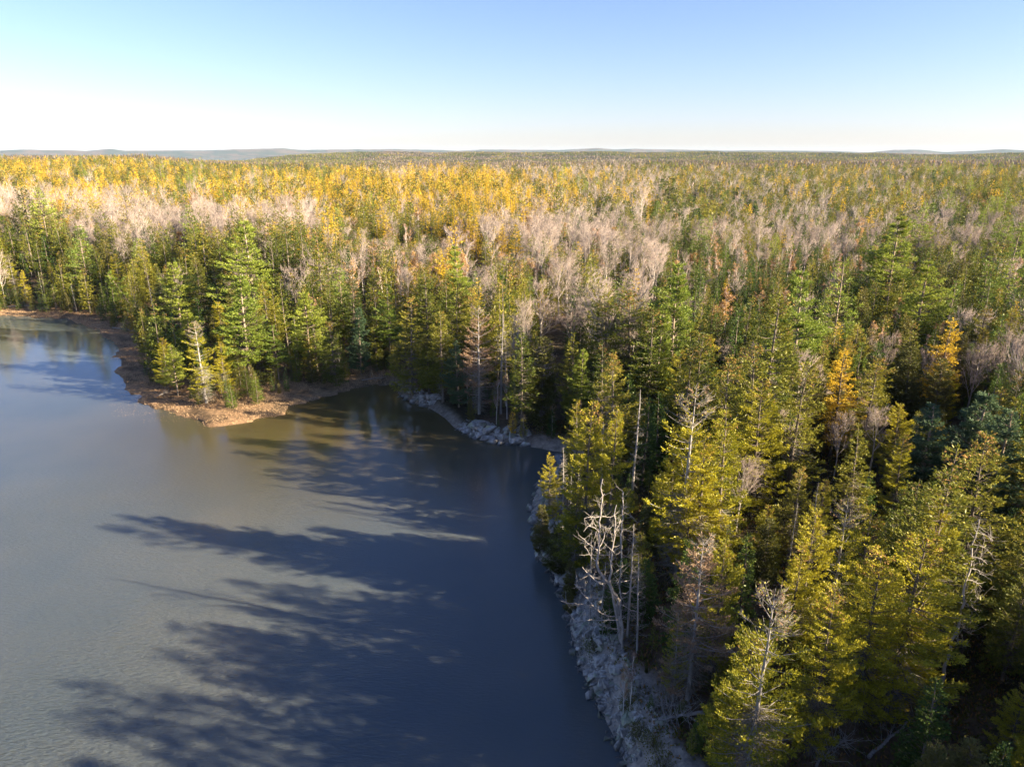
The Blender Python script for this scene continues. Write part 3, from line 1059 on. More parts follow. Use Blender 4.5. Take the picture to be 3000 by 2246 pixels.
# ------------------------------------------------------------------ terrain
def build_terrain():
    fr = np.linspace(-R(52), R(52), 440)
    bk = np.linspace(R(52), 2 * math.pi - R(52), 80)[1:-1]
    th = np.concatenate([fr, bk])
    rr = [3.0]
    while rr[-1] < 16500:
        r = rr[-1]
        rr.append(r * (1.0135 if r < 160 else (1.02 if r < 2000 else 1.03)))
    rr = np.array(rr)
    RR, TH = np.meshgrid(rr, th, indexing='ij')
    X, Y = RR * np.sin(TH), RR * np.cos(TH)
    Z, SD = ground_height(X, Y)
    nr, nt = X.shape
    V = np.stack([X, Y, Z], -1).reshape(-1, 3)
    i, j = np.meshgrid(np.arange(nr - 1), np.arange(nt), indexing='ij')
    j2 = (j + 1) % nt
    Q = np.stack([i * nt + j, i * nt + j2, (i + 1) * nt + j2, (i + 1) * nt + j], -1).reshape(-1, 4)
    me = mesh_from('ground', V, Q[:, ::-1], [M['terrain']], smooth=True)
    # what grows or lies where
    marsh = sstep(-10, -22, X) * sstep(92, 104, Y) * (1 - sstep(9, 17, SD))
    rock = (1 - sstep(90, 102, Y)) * (1 - sstep(2.6, 4.6, SD + (fbm(X * .5, Y * .5, 77) - .5) * 4))
    rock = np.maximum(rock, sstep(92, 100, Y) * (1 - sstep(.8, 1.8, SD)) * sstep(-26, -18, X) * .6)
    floor = np.array([0.045, 0.040, 0.024])
    litter = np.array([0.11, 0.080, 0.052])
    n = sstep(.4, .6, fbm(X / 9, Y / 9, 40))[..., None]
    c = floor * (1 - n) + litter * n
    far = sstep(1200, 2200, np.hypot(X, Y))[..., None]
    nf = sstep(.42, .60, fbm(X / 260, Y / 140, 44))[..., None]
    fc = np.array([0.045, 0.055, 0.030]) * (1 - nf) + np.array([0.12, 0.085, 0.055]) * nf
    c = c * (1 - far) + fc * far
    mud = sstep(.5, .62, fbm(X / 2.4, Y / 2.4, 140))[..., None] * .8
    c = c * (1 - marsh[..., None]) + (np.array([0.25, 0.165, 0.095]) * (1 - mud) + np.array([0.085, 0.062, 0.04]) * mud) * marsh[..., None]
    c = c * (1 - rock[..., None]) + np.array([0.24, 0.225, 0.20]) * rock[..., None]
    under = sstep(-0.1, -0.8, SD)[..., None] * (np.hypot(X, Y)[..., None] < 3000)
    c = c * (1 - under) + np.array([0.05, 0.045, 0.03]) * under
    at = me.attributes.new('gcol', 'FLOAT_COLOR', 'POINT')
    at.data.foreach_set('color', np.concatenate([c.reshape(-1, 3), np.ones((len(V), 1))], 1).astype(np.float32).ravel())
    o = link('ground', me)
    tag(o, kind='structure')
    # water
    rr = np.array([16400.0])
    V = [(0, 0, 0)] + [(16400 * math.cos(a), 16400 * math.sin(a), 0) for a in np.linspace(0, 2 * math.pi, 97)[:-1]]
    T = [(0, 1 + k, 1 + (k + 1) % 96) for k in range(96)]
    wo_ = link('water', mesh_from('water', np.array(V), np.array(T), [M['water']]))
    tag(wo_, kind='structure')


build_terrain()

# ------------------------------------------------------------------ air
hz_m, nt_, N_, L_ = new_mat('thin_haze')
pv = nd(N_, 'ShaderNodeVolumePrincipled')
pv.inputs['Color'].default_value = (0.55, 0.75, 1.0, 1)
pv.inputs['Density'].default_value = 0.000022
pv.inputs['Anisotropy'].default_value = 0.0
ho = nd(N_, 'ShaderNodeOutputMaterial')
L_.new(pv.outputs[0], ho.inputs['Volume'])
bm = bmesh.new()
bmesh.ops.create_cube(bm, size=1)
hm = bpy.data.meshes.new('haze')
bm.to_mesh(hm)
bm.free()
hm.materials.append(hz_m)
haze = link('haze', hm)
haze.scale = (33600, 33600, 160)
haze.location = (0, 0, 72)
tag(haze, 'thin bluish autumn haze over the distant forest', kind='stuff')
#HAZE_END

# ------------------------------------------------------------------ the trees one can single out: (kind, tip px, tip py, height, width, variant, label)
HEROES = [
    # left bank
    ('pine', 109, 549, 25, 1.2, 2, 'tall white pine towering over the bare trees at the left end'),
    ('pine', 226, 660, 20, 1.15, 0, 'bright yellow-green pine on the left bank behind the marsh'),
    ('spruce', 68, 635, 18, 1.2, 0, 'dark spruce left of the bright bank pine'),
    ('spruce', 20, 640, 17, 1.2, 2, 'cone-topped spruce at the left picture edge, on the upper bank'),
    ('spruce', 165, 640, 17, 1.2, 4, 'shaggy spruce directly left of the bright bank pine'),
    ('dying', 22, 744, 12, 1.0, 0, 'thin grey-green spruce standing over the left marsh edge'),
    ('shore', 59, 790, 9, 1.0, 1, 'yellowish young spruce between pale spruce and small marsh pine'),
    ('pine', 150, 830, 7, 1.4, 1, 'small bushy pine at the back of the left marsh'),
    ('dead', 208, 825, 8, 1.0, 0, 'broken grey snag standing on the left marsh edge'),
    ('shore', 335, 744, 13, 1.1, 2, 'rounded yellow-green spruce above the leaning marsh pine'),
    ('spruce', 100, 700, 14, 1.1, 3, 'slim spruce in the shade of the left bank'),
    ('spruce', 280, 730, 14, 1.1, 1, 'dim spruce behind the leaning marsh pine'),
    ('spruce', 420, 735, 14, 1.1, 2, 'spruce with brownish tip above the reddish snag'),
    # the point
    ('dead', 433, 805, 11, 1.0, 1, 'reddish dead spruce pole behind the marsh bend'),
    ('pine', 503, 767, 18, 1.25, 2, 'bright pine with bare lower trunk at the marsh bend'),
    ('pine', 539, 905, 12, 1.5, 0, 'lower lush pine leaning toward the marsh shore of the point'),
    ('spruce', 470, 660, 18, 1.2, 4, 'heavy spruce behind the bare-trunked pine'),
    ('spruce', 584, 652, 20, 1.25, 0, 'tall orange-coned spruce on the point, left of the great pine'),
    ('spruce', 635, 664, 19, 1.2, 2, 'broad coned spruce touching the great pine on its left'),
    ('spruce', 570, 746, 16, 1.1, 4, 'mid-height shaggy spruce in the middle of the point'),
    ('spruce', 623, 760, 17, 1.2, 0, 'orange-tipped spruce in front of the great pine'),
    ('pine', 720, 645, 25, 1.4, 0, 'great layered white pine rising highest on the point'),
    ('pine', 697, 803, 19, 1.3, 0, 'tall sunlit pine on the tip of the point, trunk showing low down'),
    ('pine', 888, 857, 16, 1.25, 2, 'bright conical pine on the right half of the point'),
    ('dying', 571, 940, 14, 1.15, 0, 'greyish half-dead spruce foremost on the point'),
    ('dead', 860, 925, 10, .8, 1, 'leaning dead pole left of the bright conical pine'),
    ('spruce', 786, 676, 18, 1.2, 3, 'dark spruce just right of the great pine'),
    ('spruce', 833, 658, 19, 1.1, 2, 'slender coned spruce two crowns right of the great pine'),
    ('spruce', 876, 640, 19, 1.1, 0, 'pointed spruce rising at the edge of the bare grey wood'),
    ('spruce', 770, 820, 16, 1.1, 1, 'shaded spruce between the two sunny pines of the point'),
    ('shore', 640, 880, 13, 1.0, 1, 'thick spruce below the sunny pine of the point'),
    ('spruce', 960, 830, 15, 1.0, 3, 'narrow spruce beside the bright conical pine'),
    ('shore', 470, 985, 9.5, 1.2, 0, 'low dark spruce foot of the lush marsh-bend pine'),
    ('pine', 500, 1010, 9, 1.2, 2, 'short pine filling the marsh edge of the point'),
    ('shore', 640, 1000, 9, 1.1, 2, 'short bright spruce between half-dead spruce and tall sunlit pine'),
    ('pine', 800, 945, 11, 1.1, 1, 'small sunlit pine right of the tall trunk on the point'),
    ('shore', 900, 985, 8, 1.1, 0, 'low golden spruce under the bright conical pine'),
    ('spruce', 970, 940, 12, 1.1, 2, 'dark spruce over the small tangled grey snag'),
    ('spruce', 740, 900, 13, 1.1, 4, 'shaded thick spruce behind the tall trunk on the point'),
    ('spruce', 1095, 930, 10.5, 1.0, 1, 'dark spruce right of the blue-green cove pine'),
    ('bush', 765, 1078, 2.6, 1.2, 0, 'rounded sunny shrub at the foot of the point pines'),
    ('bush', 722, 1118, 2.2, 1.2, 1, 'yellow-green shrub nearest the marsh tip'),
    ('bush', 690, 1140, 1.8, 1.1, 2, 'small low shrub beside the half-dead spruce foot'),
    ('shore', 845, 1010, 5, 1.3, 1, 'young golden-green spruce on the sunny bank of the point'),
    ('bush', 940, 1085, 2.2, 1.2, 1, 'dark shrub on the shaded cove bank'),
    ('dead', 990, 1010, 6, 1.3, 2, 'small tangled grey snag at the back of the cove'),
    # back of the cove
    ('bluepine', 1045, 898, 13, .95, 0, 'blue-green conical pine at the back of the cove'),
    ('pine', 1131, 821, 17, .9, 1, 'deep green pine behind the blue-green cove pine'),
    ('spruce', 1023, 790, 16, 1.1, 0, 'golden-tipped spruce left of the deep green cove pine'),
    ('spruce', 1245, 776, 19, 1.1, 0, 'tallest coned spruce above the cove ledge'),
    ('spruce', 1195, 870, 17, 1.1, 2, 'brown-tipped spruce over the left cove ledge'),
    ('spruce', 1335, 840, 18, 1.2, 4, 'broad brown-topped spruce over the middle of the cove'),
    ('spruce', 1385, 838, 18, 1.0, 2, 'slim brown-topped spruce beside the sunlit cove trunk'),
    ('spruce', 1290, 905, 15.5, 1.2, 1, 'thick dark spruce standing over the cove rocks'),
    ('dying', 1400, 900, 17, 1.0, 1, 'thin spruce with long pale trunk over the cove'),
    ('dead', 1466, 915, 16, 1.1, 2, 'tall grey dead spruce full of fine twigs, above the cove ledge'),
    ('spruce', 1530, 960, 16, 1.1, 3, 'shaded spruce right of the tall grey dead spruce'),
    ('cedar', 1590, 985, 14, 1.2, 0, 'dense dull green cedar over the cove bank'),
    ('spruce', 1250, 990, 10, 1.2, 1, 'drooping dark spruce hanging over the cove water'),
    ('bluepine', 1340, 1000, 11, 1.0, 1, 'blue-green pine at the cove waterside'),
    ('larch', 1503, 1190, 4.6, 1.0, 0, 'little rust-gold larch on the grey cove ledge'),
    ('dying', 1534, 1208, 4.2, 1.0, 0, 'little grey-green spruce beside the rust-gold larch'),
    ('birch', 1453, 1095, 8, .7, 0, 'white-stemmed birch standing above the grey cove ledge'),
    ('birch', 1485, 1090, 7.5, .7, 1, 'second white stem close right of the ledge birch'),
    ('pine', 1344, 717, 20, .95, 0, 'fresh green layered pine in front of the golden larches'),
    ('spruce', 1419, 681, 16, 1.0, 3, 'dark pointed spruce right of the fresh green pine'),
    ('spruce', 1100, 617, 16, 1.1, 4, 'dark spruce at the foot of the golden larch belt'),
    ('larch', 1394, 640, 16, 1.1, 0, 'golden larch just behind the dark pointed spruce'),
    ('larch', 1471, 652, 15, 1.0, 1, 'bright golden larch with slanting top, right of the dark pointed spruce'),
    ('larch', 1512, 654, 15, 1.1, 2, 'spreading golden larch at the edge of the bare crowns'),
    ('larch', 1906, 563, 15, 1.0, 1, 'lone narrow golden larch beyond the big bare crowns'),
    ('spruce', 1754, 563, 14, 1.2, 3, 'lone dark conical spruce beyond the big bare crowns'),
    ('hardwood', 1680, 613, 17, 1.0, 0, 'fan-shaped pale bare tree, tallest of the bare crowns'),
    ('hardwood', 1851, 665, 16, 1.25, 1, 'widest bare grey crown right of the fan-shaped one'),
    ('hardwood', 1920, 720, 14, 1.2, 2, 'bare grey crown at the right end of the bare group'),
    ('hardwood', 1780, 720, 14, 1.2, 3, 'bare grey crown low in front of the widest one'),
    ('hardwood', 1589, 703, 15, 1.0, 1, 'pinkish bare tree left of the fan-shaped one'),
    ('hardwood', 1640, 760, 14, 1.0, 2, 'bare tree with pale forked stems below the fan-shaped one'),
    ('hardwood', 1584, 835, 14, 1.2, 0, 'bare tree with thick white crooked limbs above the cove'),
    ('hardwood', 1680, 870, 12, 1.1, 3, 'low bare tree beside the white crooked limbs'),
    ('hardwood', 1059, 717, 14, 1.0, 3, 'pale bare tree standing alone among green spruces of the middle wood'),
    ('hardwood', 1190, 785, 13, .9, 1, 'whitish bare tree behind the deep green cove pine'),
    ('hardwood', 1640, 640, 14, .8, 2, 'white-limbed bare tree in the gap by the larches'),
    ('autumn', 520, 672, 10, 1.0, 0, 'small orange-leaved tree above the point spruces'),
    # right of the cove
    ('spruce', 1788, 855, 18, 1.25, 4, 'broad dark spruce left of the sunlit middle spruce'),
    ('spruce', 1860, 850, 19, 1.3, 2, 'heavy sunlit spruce standing over the right cove shore'),
    ('spruce', 1915, 895, 18, 1.2, 0, 'dark spreading spruce left of the tall soft pine'),
    ('pine', 1987, 771, 22, 1.0, 2, 'tall soft green pine with bare trunk, right of the cove'),
    ('pine', 1935, 905, 17, 1.0, 0, 'lower pine spreading beneath the tall soft green pine'),
    ('pine', 1706, 1020, 13, .85, 0, 'bright yellow-green pine above the right cove bank'),
    ('spruce', 1774, 1002, 15, 1.0, 0, 'rusty-topped spruce right of the bright yellow-green pine'),
    ('spruce', 1812, 1030, 14.5, 1.0, 2, 'rust-edged spruce beside the rusty-topped one'),
    ('dead', 1870, 1136, 13, 1.0, 1, 'grey shaded snag alone in the dark gap right of the cove'),
    ('shore', 1720, 1168, 17, .85, 0, 'golden shore spruce left of its twin, over the inlet'),
    ('shore', 1797, 1195, 16.5, .85, 1, 'golden shore spruce right of its twin, over the inlet'),
    ('shore', 1612, 1325, 8, .8, 2, 'small spruce clinging to the rock spur in the water'),
    ('dead', 1655, 1426, 7.5, .6, 1, 'thin grey dead pole over the shore cedars'),
    ('cedar', 1590, 1478, 5.5, 1.2, 0, 'bushy green cedar hanging over the rock spur'),
    ('cedar', 1640, 1530, 5.5, 1.3, 1, 'wide bushy cedar above the lichened rocks'),
    ('spruce', 1690, 1440, 9, 1.2, 1, 'dull green spruce behind the thin grey pole'),
    ('dead', 1738, 1560, 9, .9, 1, 'slim silver snag left of the tallest bleached snag'),
    ('dead', 1858, 1530, 10.5, 1.0, 2, 'fine-branched grey snag right of the middle bleached snag'),
    ('dead', 1885, 1620, 9, .9, 0, 'shorter grey snag in front of the feathery firs'),
    ('dead', 1770, 1640, 7, 1.2, 2, 'low tangle of grey twigs between the bleached snags'),
    ('cedar', 1672, 1640, 4.2, 1.1, 0, 'yellowish cedar left of the bleached snags'),
    ('cedar', 1672, 1728, 2.3, 1.2, 1, 'low cedar at the waterline below the bleached snags'),
    ('bush', 1743, 1850, 1.9, 1.0, 0, 'mossy yellow-green shrub on top of the rock face'),
    ('fir', 1829, 1632, 6, 1.3, 0, 'feathery young fir behind the bleached snags'),
    ('fir', 1896, 1635, 6, 1.3, 2, 'second feathery fir close right of the first'),
    ('fir', 1790, 1700, 5, 1.3, 1, 'dark young fir low behind the bleached snags'),
    # bright shore row
    ('dying', 2028, 1130, 18, 1.05, 0, 'bright spruce with a bare grey top, in the sunny row'),
    ('shore', 2140, 1190, 16, 1.1, 1, 'brightest yellow spruce of the sunny row'),
    ('shore', 2075, 1270, 14, .95, 2, 'yellow spruce hanging low in front of the brightest one'),
    ('shore', 1985, 1300, 12, .8, 0, 'half-shaded spruce at the left foot of the sunny row'),
    ('shore', 2035, 1390, 11, .8, 1, 'golden spruce lowest in the sunny row'),
    ('spruce', 2018, 1010, 15, 1.1, 0, 'brown-tipped spruce behind the bare-topped bright one'),
    ('spruce', 2136, 1035, 16, 1.1, 2, 'coned spruce behind the brightest yellow spruce'),
    ('spruce', 2226, 1000, 17, 1.2, 0, 'big golden-edged spruce behind the right of the sunny row'),
    ('shore', 2240, 1110, 15, 1.1, 2, 'sunlit olive spruce at the right end of the sunny row'),
    ('spruce', 2353, 1058, 16, 1.1, 4, 'shaggy olive spruce left of the golden foreground larch'),
    ('larch', 2478, 1018, 14, 1.15, 2, 'broad golden larch alone among the green trees on the right'),
    ('spruce', 2570, 1041, 14, 1.1, 2, 'grey-green spruce close right of the lone broad larch'),
    ('cedar', 2679, 1015, 13, 1.1, 0, 'olive cedar two crowns right of the lone broad larch'),
    ('cedar', 2765, 1045, 12, 1.0, 1, 'brownish narrow cedar in the right woods'),
    ('hardwood', 2725, 1022, 11, .6, 1, 'slim bare tree between the two right cedars'),
    ('hardwood', 2874, 1005, 12, .9, 2, 'pale bare tree near the right edge, above the soft pines'),
    ('hardwood', 2122, 985, 8, 1.0, 3, 'small purplish bare tree in the shade behind the sunny row'),
    ('hardwood', 2317, 1212, 9, 1.0, 0, 'crooked bare tree in the gap right of the sunny row'),
    ('hardwood', 2580, 1190, 9, 1.0, 1, 'round bare shrubby tree behind the dark lone fir'),
    ('hardwood', 2470, 1215, 8, .8, 2, 'bare bush left of the dark lone fir'),
    ('spruce', 2534, 1245, 12, 1.1, 3, 'dark green fir-shaped spruce before the round bare tree'),
    ('bluepine', 2888, 1145, 14, 1.4, 0, 'large soft blue-green pine near the right edge'),
    ('bluepine', 2743, 1185, 12, 1.3, 1, 'soft blue-green pine left of the larger one'),
    ('bluepine', 2960, 1200, 13, 1.3, 1, 'soft blue-green pine cut by the right edge'),
    ('pine', 2640, 632, 24, 1.5, 0, 'giant layered pine towering over the right-hand forest'),
    ('pine', 2720, 760, 19, 1.4, 0, 'rounded pine right below the giant layered pine'),
    ('pine', 2955, 548, 22, 1.1, 0, 'tall pine high at the right edge of the forest'),
    ('pine', 2820, 590, 16, 1.0, 1, 'small dark pine between the giant and the right edge pine'),
    ('spruce', 2797, 1300, 17, 1.1, 0, 'tall brown-topped spruce with bare upper trunk on the right'),
    ('spruce', 2910, 1262, 15, 1.1, 2, 'brown-tipped spruce right of the tall brown-topped one'),
    ('spruce', 2690, 1400, 13, 1.1, 4, 'olive spruce left of the tall brown-topped one'),
    ('dying', 2489, 1455, 13, .95, 0, 'grey ragged spruce right of the bright pair'),
    ('shore', 2389, 1480, 13, .85, 1, 'bright yellow-green spruce, upper of the bright pair'),
    ('shore', 2344, 1582, 11, .85, 0, 'bright yellow-green spruce, lower of the bright pair'),
    ('dead', 2403, 1408, 9, .8, 2, 'small silvery dead spruce above the bright pair'),
    ('dead', 2335, 1466, 8, .8, 0, 'small silvery dead spruce left of the bright pair'),
    ('shore', 2697, 1560, 14, 1.35, 2, 'huge spreading yellow-green spruce left of the leaning snag'),
    ('shore', 2600, 1600, 13, 1.1, 0, 'yellow-green spruce merged to the left of the huge spreading one'),
    ('shore', 2760, 1460, 13, .9, 1, 'olive spruce between huge spreading spruce and leaning snag'),
    ('dying', 2259, 1708, 15, 1.0, 0, 'large spruce with dead silver top at the bottom of the wood'),
    ('shore', 2452, 1712, 12.5, .95, 0, 'gold-topped open spruce at the bottom, left of the dark hollow'),
    ('shore', 2200, 1850, 11, 1.1, 2, 'dense lit spruce under the dead-topped one'),
    ('dying', 2059, 1578, 13, 1.05, 1, 'rusty dying spruce with a long bare trunk on the rock'),
    ('shore', 2125, 1570, 12, .9, 1, 'yellow-lit spruce just behind the rusty dying one'),
    ('dying', 1996, 1775, 8, .7, 0, 'thin sapling with one yellow tuft beside the bare trunk'),
    ('fir', 2756, 1990, 8, 1.2, 0, 'pale-tipped small fir at the foot of the leaning snag'),
    ('cedar', 2750, 2172, 7, 1.0, 0, 'pale cedar tip at the bottom edge, left one'),
    ('cedar', 2844, 2172, 7, 1.1, 1, 'pale cedar tip at the bottom edge, right one'),
    ('bush', 1919, 2128, 1.6, 1.0, 1, 'brownish-green shrub above the rubble at the bottom'),
    ('bush', 1870, 2100, 1.8, 1.0, 2, 'dark shrub on the edge of the rock face at the bottom'),
    ('bush', 1945, 2190, 1.8, 1.2, 0, 'dense green shrub lowest on the bank'),
    ('bush', 1850, 2010, 1.7, 1.0, 0, 'small shrub by the twin birches on the rock face'),
    ('birch', 1858, 1880, 6, .6, 0, 'slim white birch on the rock face'),
    ('birch', 1836, 1935, 5, .6, 1, 'thinner leaning birch beside the slim white one'),
]
rng = np.random.default_rng(7)
hero_info = []          # x, y, top px, top py, half width px, height px
for (kind, px, py, h, wd, var, lab) in HEROES:
    x, y = top_to_base(px, py, h)
    z, sd = ground_height(np.array([x]), np.array([y]))
    if sd[0] < 0.8:
        print('HERO IN WATER', lab, round(x, 1), round(y, 1), round(float(sd[0]), 1))
    place_tree(kind, x, y, h, lab, None, rng.uniform(0, 6.28), var, 0 if y < 175 else 1, wd, (rng.normal() * .015, rng.normal() * .015))
    _, pb = project(x, y, float(z[0]))
    t_, c_, h0, _j = PROTO[kind][0][var % len(PROTO[kind][0])]
    hero_info.append((x, y, px, py, 2.0 * wd * h / h0 * F / max(y, 20), pb - py, h))
for (qx, qy, qh, yy) in ((1766, 1402, 440, 48.5), (1806, 1478, 380, 48.3), (1826, 1440, 200, 54.5), (1700, 1720, 160, 47), (1900, 1780, 100, 49), (2868, 1520, 300, 42), (2830, 1700, 200, 41.5), (2790, 1880, 100, 41.5), (2890, 1560, 300, 42)):
    rr_, ff_, dd_ = ray(qx, qy)
    hero_info.append((rr_ * yy / ff_, yy, qx, qy, 40.0, qh * 1.7, 8.0))
HI = np.array(hero_info[:len(HEROES)])


# ------------------------------------------------------------------ the bleached snags on the rock (built limb by limb)
def limb(g, pts, r0, r1, sides=6, k=None):
    """a wandering limb through the given points"""
    pts = np.array(pts, float)
    n = k or (len(pts) - 1) * 4 + 1
    s = np.linspace(0, len(pts) - 1, n)
    P = np.stack([np.interp(s, np.arange(len(pts)), pts[:, i]) for i in range(3)], 1)
    for _ in range(2):
        P[1:-1] = (P[:-2] + 2 * P[1:-1] + P[2:]) / 4
    P[1:-1] += rng.normal(size=(n - 2, 3)) * min(r0 * .8, .05)
    g.tubes(P[None], np.linspace(r0, r1, n)[None], sides)
    return P


def side_twigs(g, P, n, l0, l1, r, up=0.15):
    for _ in range(n):
        i = rng.integers(len(P) // 4, len(P))
        d = unit(rng.normal(size=3) + np.array([0, 0, up]))
        ln = rng.uniform(l0, l1)
        pts = [P[i], P[i] + d * ln * .5, P[i] + d * ln + np.array([0, 0, ln * .15])]
        Q = limb(g, pts, r, r * .3, 4, 5)
        for _ in range(3):
            a = Q[rng.integers(1, 5)]
            g.ribbons(a[None], (a + unit(rng.normal(size=3) + d) * ln * rng.uniform(.25, .5))[None], r * .45, 0, rng)


def at_px(px, py, y):
    """point on the sight line of a pixel, at distance y ahead"""
    r, f, d = ray(px, py)
    return np.array([r * y / f, y, CAM_H - d * y / f])


def big_snag(base_px, path_px, y0, r0, label, limbs):
    b = at_px(*base_px, y0)
    g0 = gh(b[0], b[1])
    root = link('dead_tree', None, None, (b[0], b[1], g0 - 0.2))
    tag(root, label, 'dead tree')
    org = np.array([b[0], b[1], g0 - 0.2])
    trk = Geo()
    P = limb(trk, [org - org] + [at_px(px, py, y0 + dy) - org for px, py, dy in path_px], r0 * .56, 0.03, 8)
    link('trunk', trk.mesh('dead_trunk', [M['bleached']], True), root)
    tw = Geo()
    side_twigs(tw, P, 34, .3, 1.1, .018)
    tag(link('branches', tw.mesh('dead_branches', [M['bleached']]), root), kind='stuff')
    for lp, lr, nt in limbs:
        g = Geo()
        Q = limb(g, [at_px(px, py, y0 + dy) - org for px, py, dy in lp], lr * .58, .015, 6)
        side_twigs(g, Q, int(nt * 1.8), .3, 1.2, .016)
        link('limb', g.mesh('dead_limb', [M['bleached']], False), root)
    return root


YS = 48.5
big_snag((1822, 1868), [(1816, 1760, 0), (1800, 1735, -.3), (1775, 1700, -.5), (1748, 1660, -.3), (1756, 1600, 0), (1758, 1530, 0), (1764, 1450, 0.1), (1766, 1402, .1)], YS, .27,
         'tallest bleached snag with crooked trunk on the rock edge',
         [([(1758, 1560, 0), (1742, 1545, -.6), (1722, 1540, -1.0)], .05, 5), ([(1760, 1515, 0), (1735, 1514, -.7), (1712, 1518, -1.1)], .05, 4),
          ([(1756, 1618, 0), (1735, 1600, -.6), (1705, 1575, -1.2)], .07, 9), ([(1752, 1650, 0), (1732, 1630, -.8), (1712, 1600, -1.3)], .06, 6),
          ([(1762, 1510, 0), (1785, 1515, .6), (1800, 1508, 1)], .045, 5), ([(1757, 1600, 0), (1772, 1570, .4), (1776, 1540, .5)], .07, 5),
          ([(1757, 1560, 0), (1738, 1528, -.4), (1728, 1510, -.8)], .035, 3), ([(1770, 1715, -.4), (1735, 1690, -1.2), (1706, 1660, -1.6)], .13, 7)])
big_snag((1830, 1860), [(1800, 1760, -.4), (1788, 1710, -.5), (1790, 1660, -.3), (1797, 1600, 0), (1800, 1540, 0), (1806, 1478, 0)], YS - .4, .22,
         'middle bleached snag rising straight beside the crooked one',
         [([(1795, 1650, -.3), (1784, 1640, -.6), (1786, 1615, -.7)], .05, 3), ([(1800, 1560, 0), (1812, 1540, .4), (1818, 1520, .6)], .04, 3),
          ([(1798, 1680, -.3), (1818, 1665, .3), (1830, 1655, .6)], .045, 4), ([(1800, 1620, 0), (1780, 1600, -.3), (1770, 1590, -.6)], .035, 3)])
big_snag((1826, 1890), [(1824, 1840, 0), (1818, 1780, 0), (1816, 1730, 0), (1818, 1678, 0)], YS - .8, .20,
         'stout grey stump with long sweeping limbs over the water',
         [([(1818, 1800, 0), (1775, 1808, -1.0), (1735, 1770, -2.0), (1680, 1768, -2.8), (1640, 1758, -3.2)], .10, 12),
          ([(1822, 1815, 0), (1770, 1815, -1.0), (1720, 1815, -2.0), (1685, 1818, -2.6)], .08, 12),
          ([(1735, 1770, -2.0), (1712, 1745, -2.2), (1690, 1715, -2.5), (1682, 1710, -2.6)], .06, 6),
          ([(1820, 1770, 0), (1850, 1785, 1.0), (1880, 1795, 1.8), (1905, 1812, 2.3)], .07, 5),
          ([(1818, 1705, 0), (1850, 1698, .9), (1875, 1678, 1.6)], .05, 4), ([(1818, 1740, 0), (1842, 1735, .8), (1860, 1710, 1.2)], .05, 4),
          ([(1822, 1830, 0), (1800, 1870, -1.0), (1775, 1915, -1.6)], .07, 10), ([(1824, 1840, 0), (1790, 1840, -1.0), (1760, 1830, -1.6)], .06, 8),
          ([(1818, 1760, 0), (1800, 1750, -.8), (1790, 1735, -1.2)], .05, 4)])
big_snag((1822, 1640), [(1822, 1580, 0), (1824, 1520, 0), (1826, 1440, 0)], 54.5, .17,
         'grey unlit snag with drooping branches behind the bleached pair',
         [([(1824, 1500 + 25 * k, 0), (1824 + q * 22, 1508 + 25 * k, q * .6), (1824 + q * 44, 1530 + 25 * k, q * 1.2)], .035, 5) for k, q in enumerate([1, -1, 1.2, 1, -.8, 1])])

# leaning snag on the right
big_snag((2757, 2000), [(2775, 1930, .2), (2805, 1830, .6), (2832, 1700, 1.0), (2855, 1590, 1.4), (2868, 1520, 1.6)], 41.5, .22,
         'long leaning grey snag with comb-like twigs, on the right',
         [([(2860 - 8 * k, 1560 + 34 * k, 1.4 - .08 * k), (2890 - 8 * k, 1566 + 34 * k, 1.8), (2908 - 8 * k, 1584 + 34 * k, 2.0)], .02, 8) for k in range(10)])

# leaning marsh pine (trunk broken off, crown swept to the left over the marsh)
bx, by = ground(400, 935, .5)
tr, cr = pine(700, 12, 3.2, base=.35, spacing=.7, per=4, leanv=(-.42, -.1), lush=1.1)
o = link('pine_tree', None, None, (bx, by, gh(bx, by) - .2))
tag(o, 'leaning pine reaching left over the brown marsh', 'pine tree')
link('trunk', tr.mesh('pine_trunk', [M['pinebark'], DT]), o)
link('crown', cr.mesh('pine_crown', [M['pine']]), o)

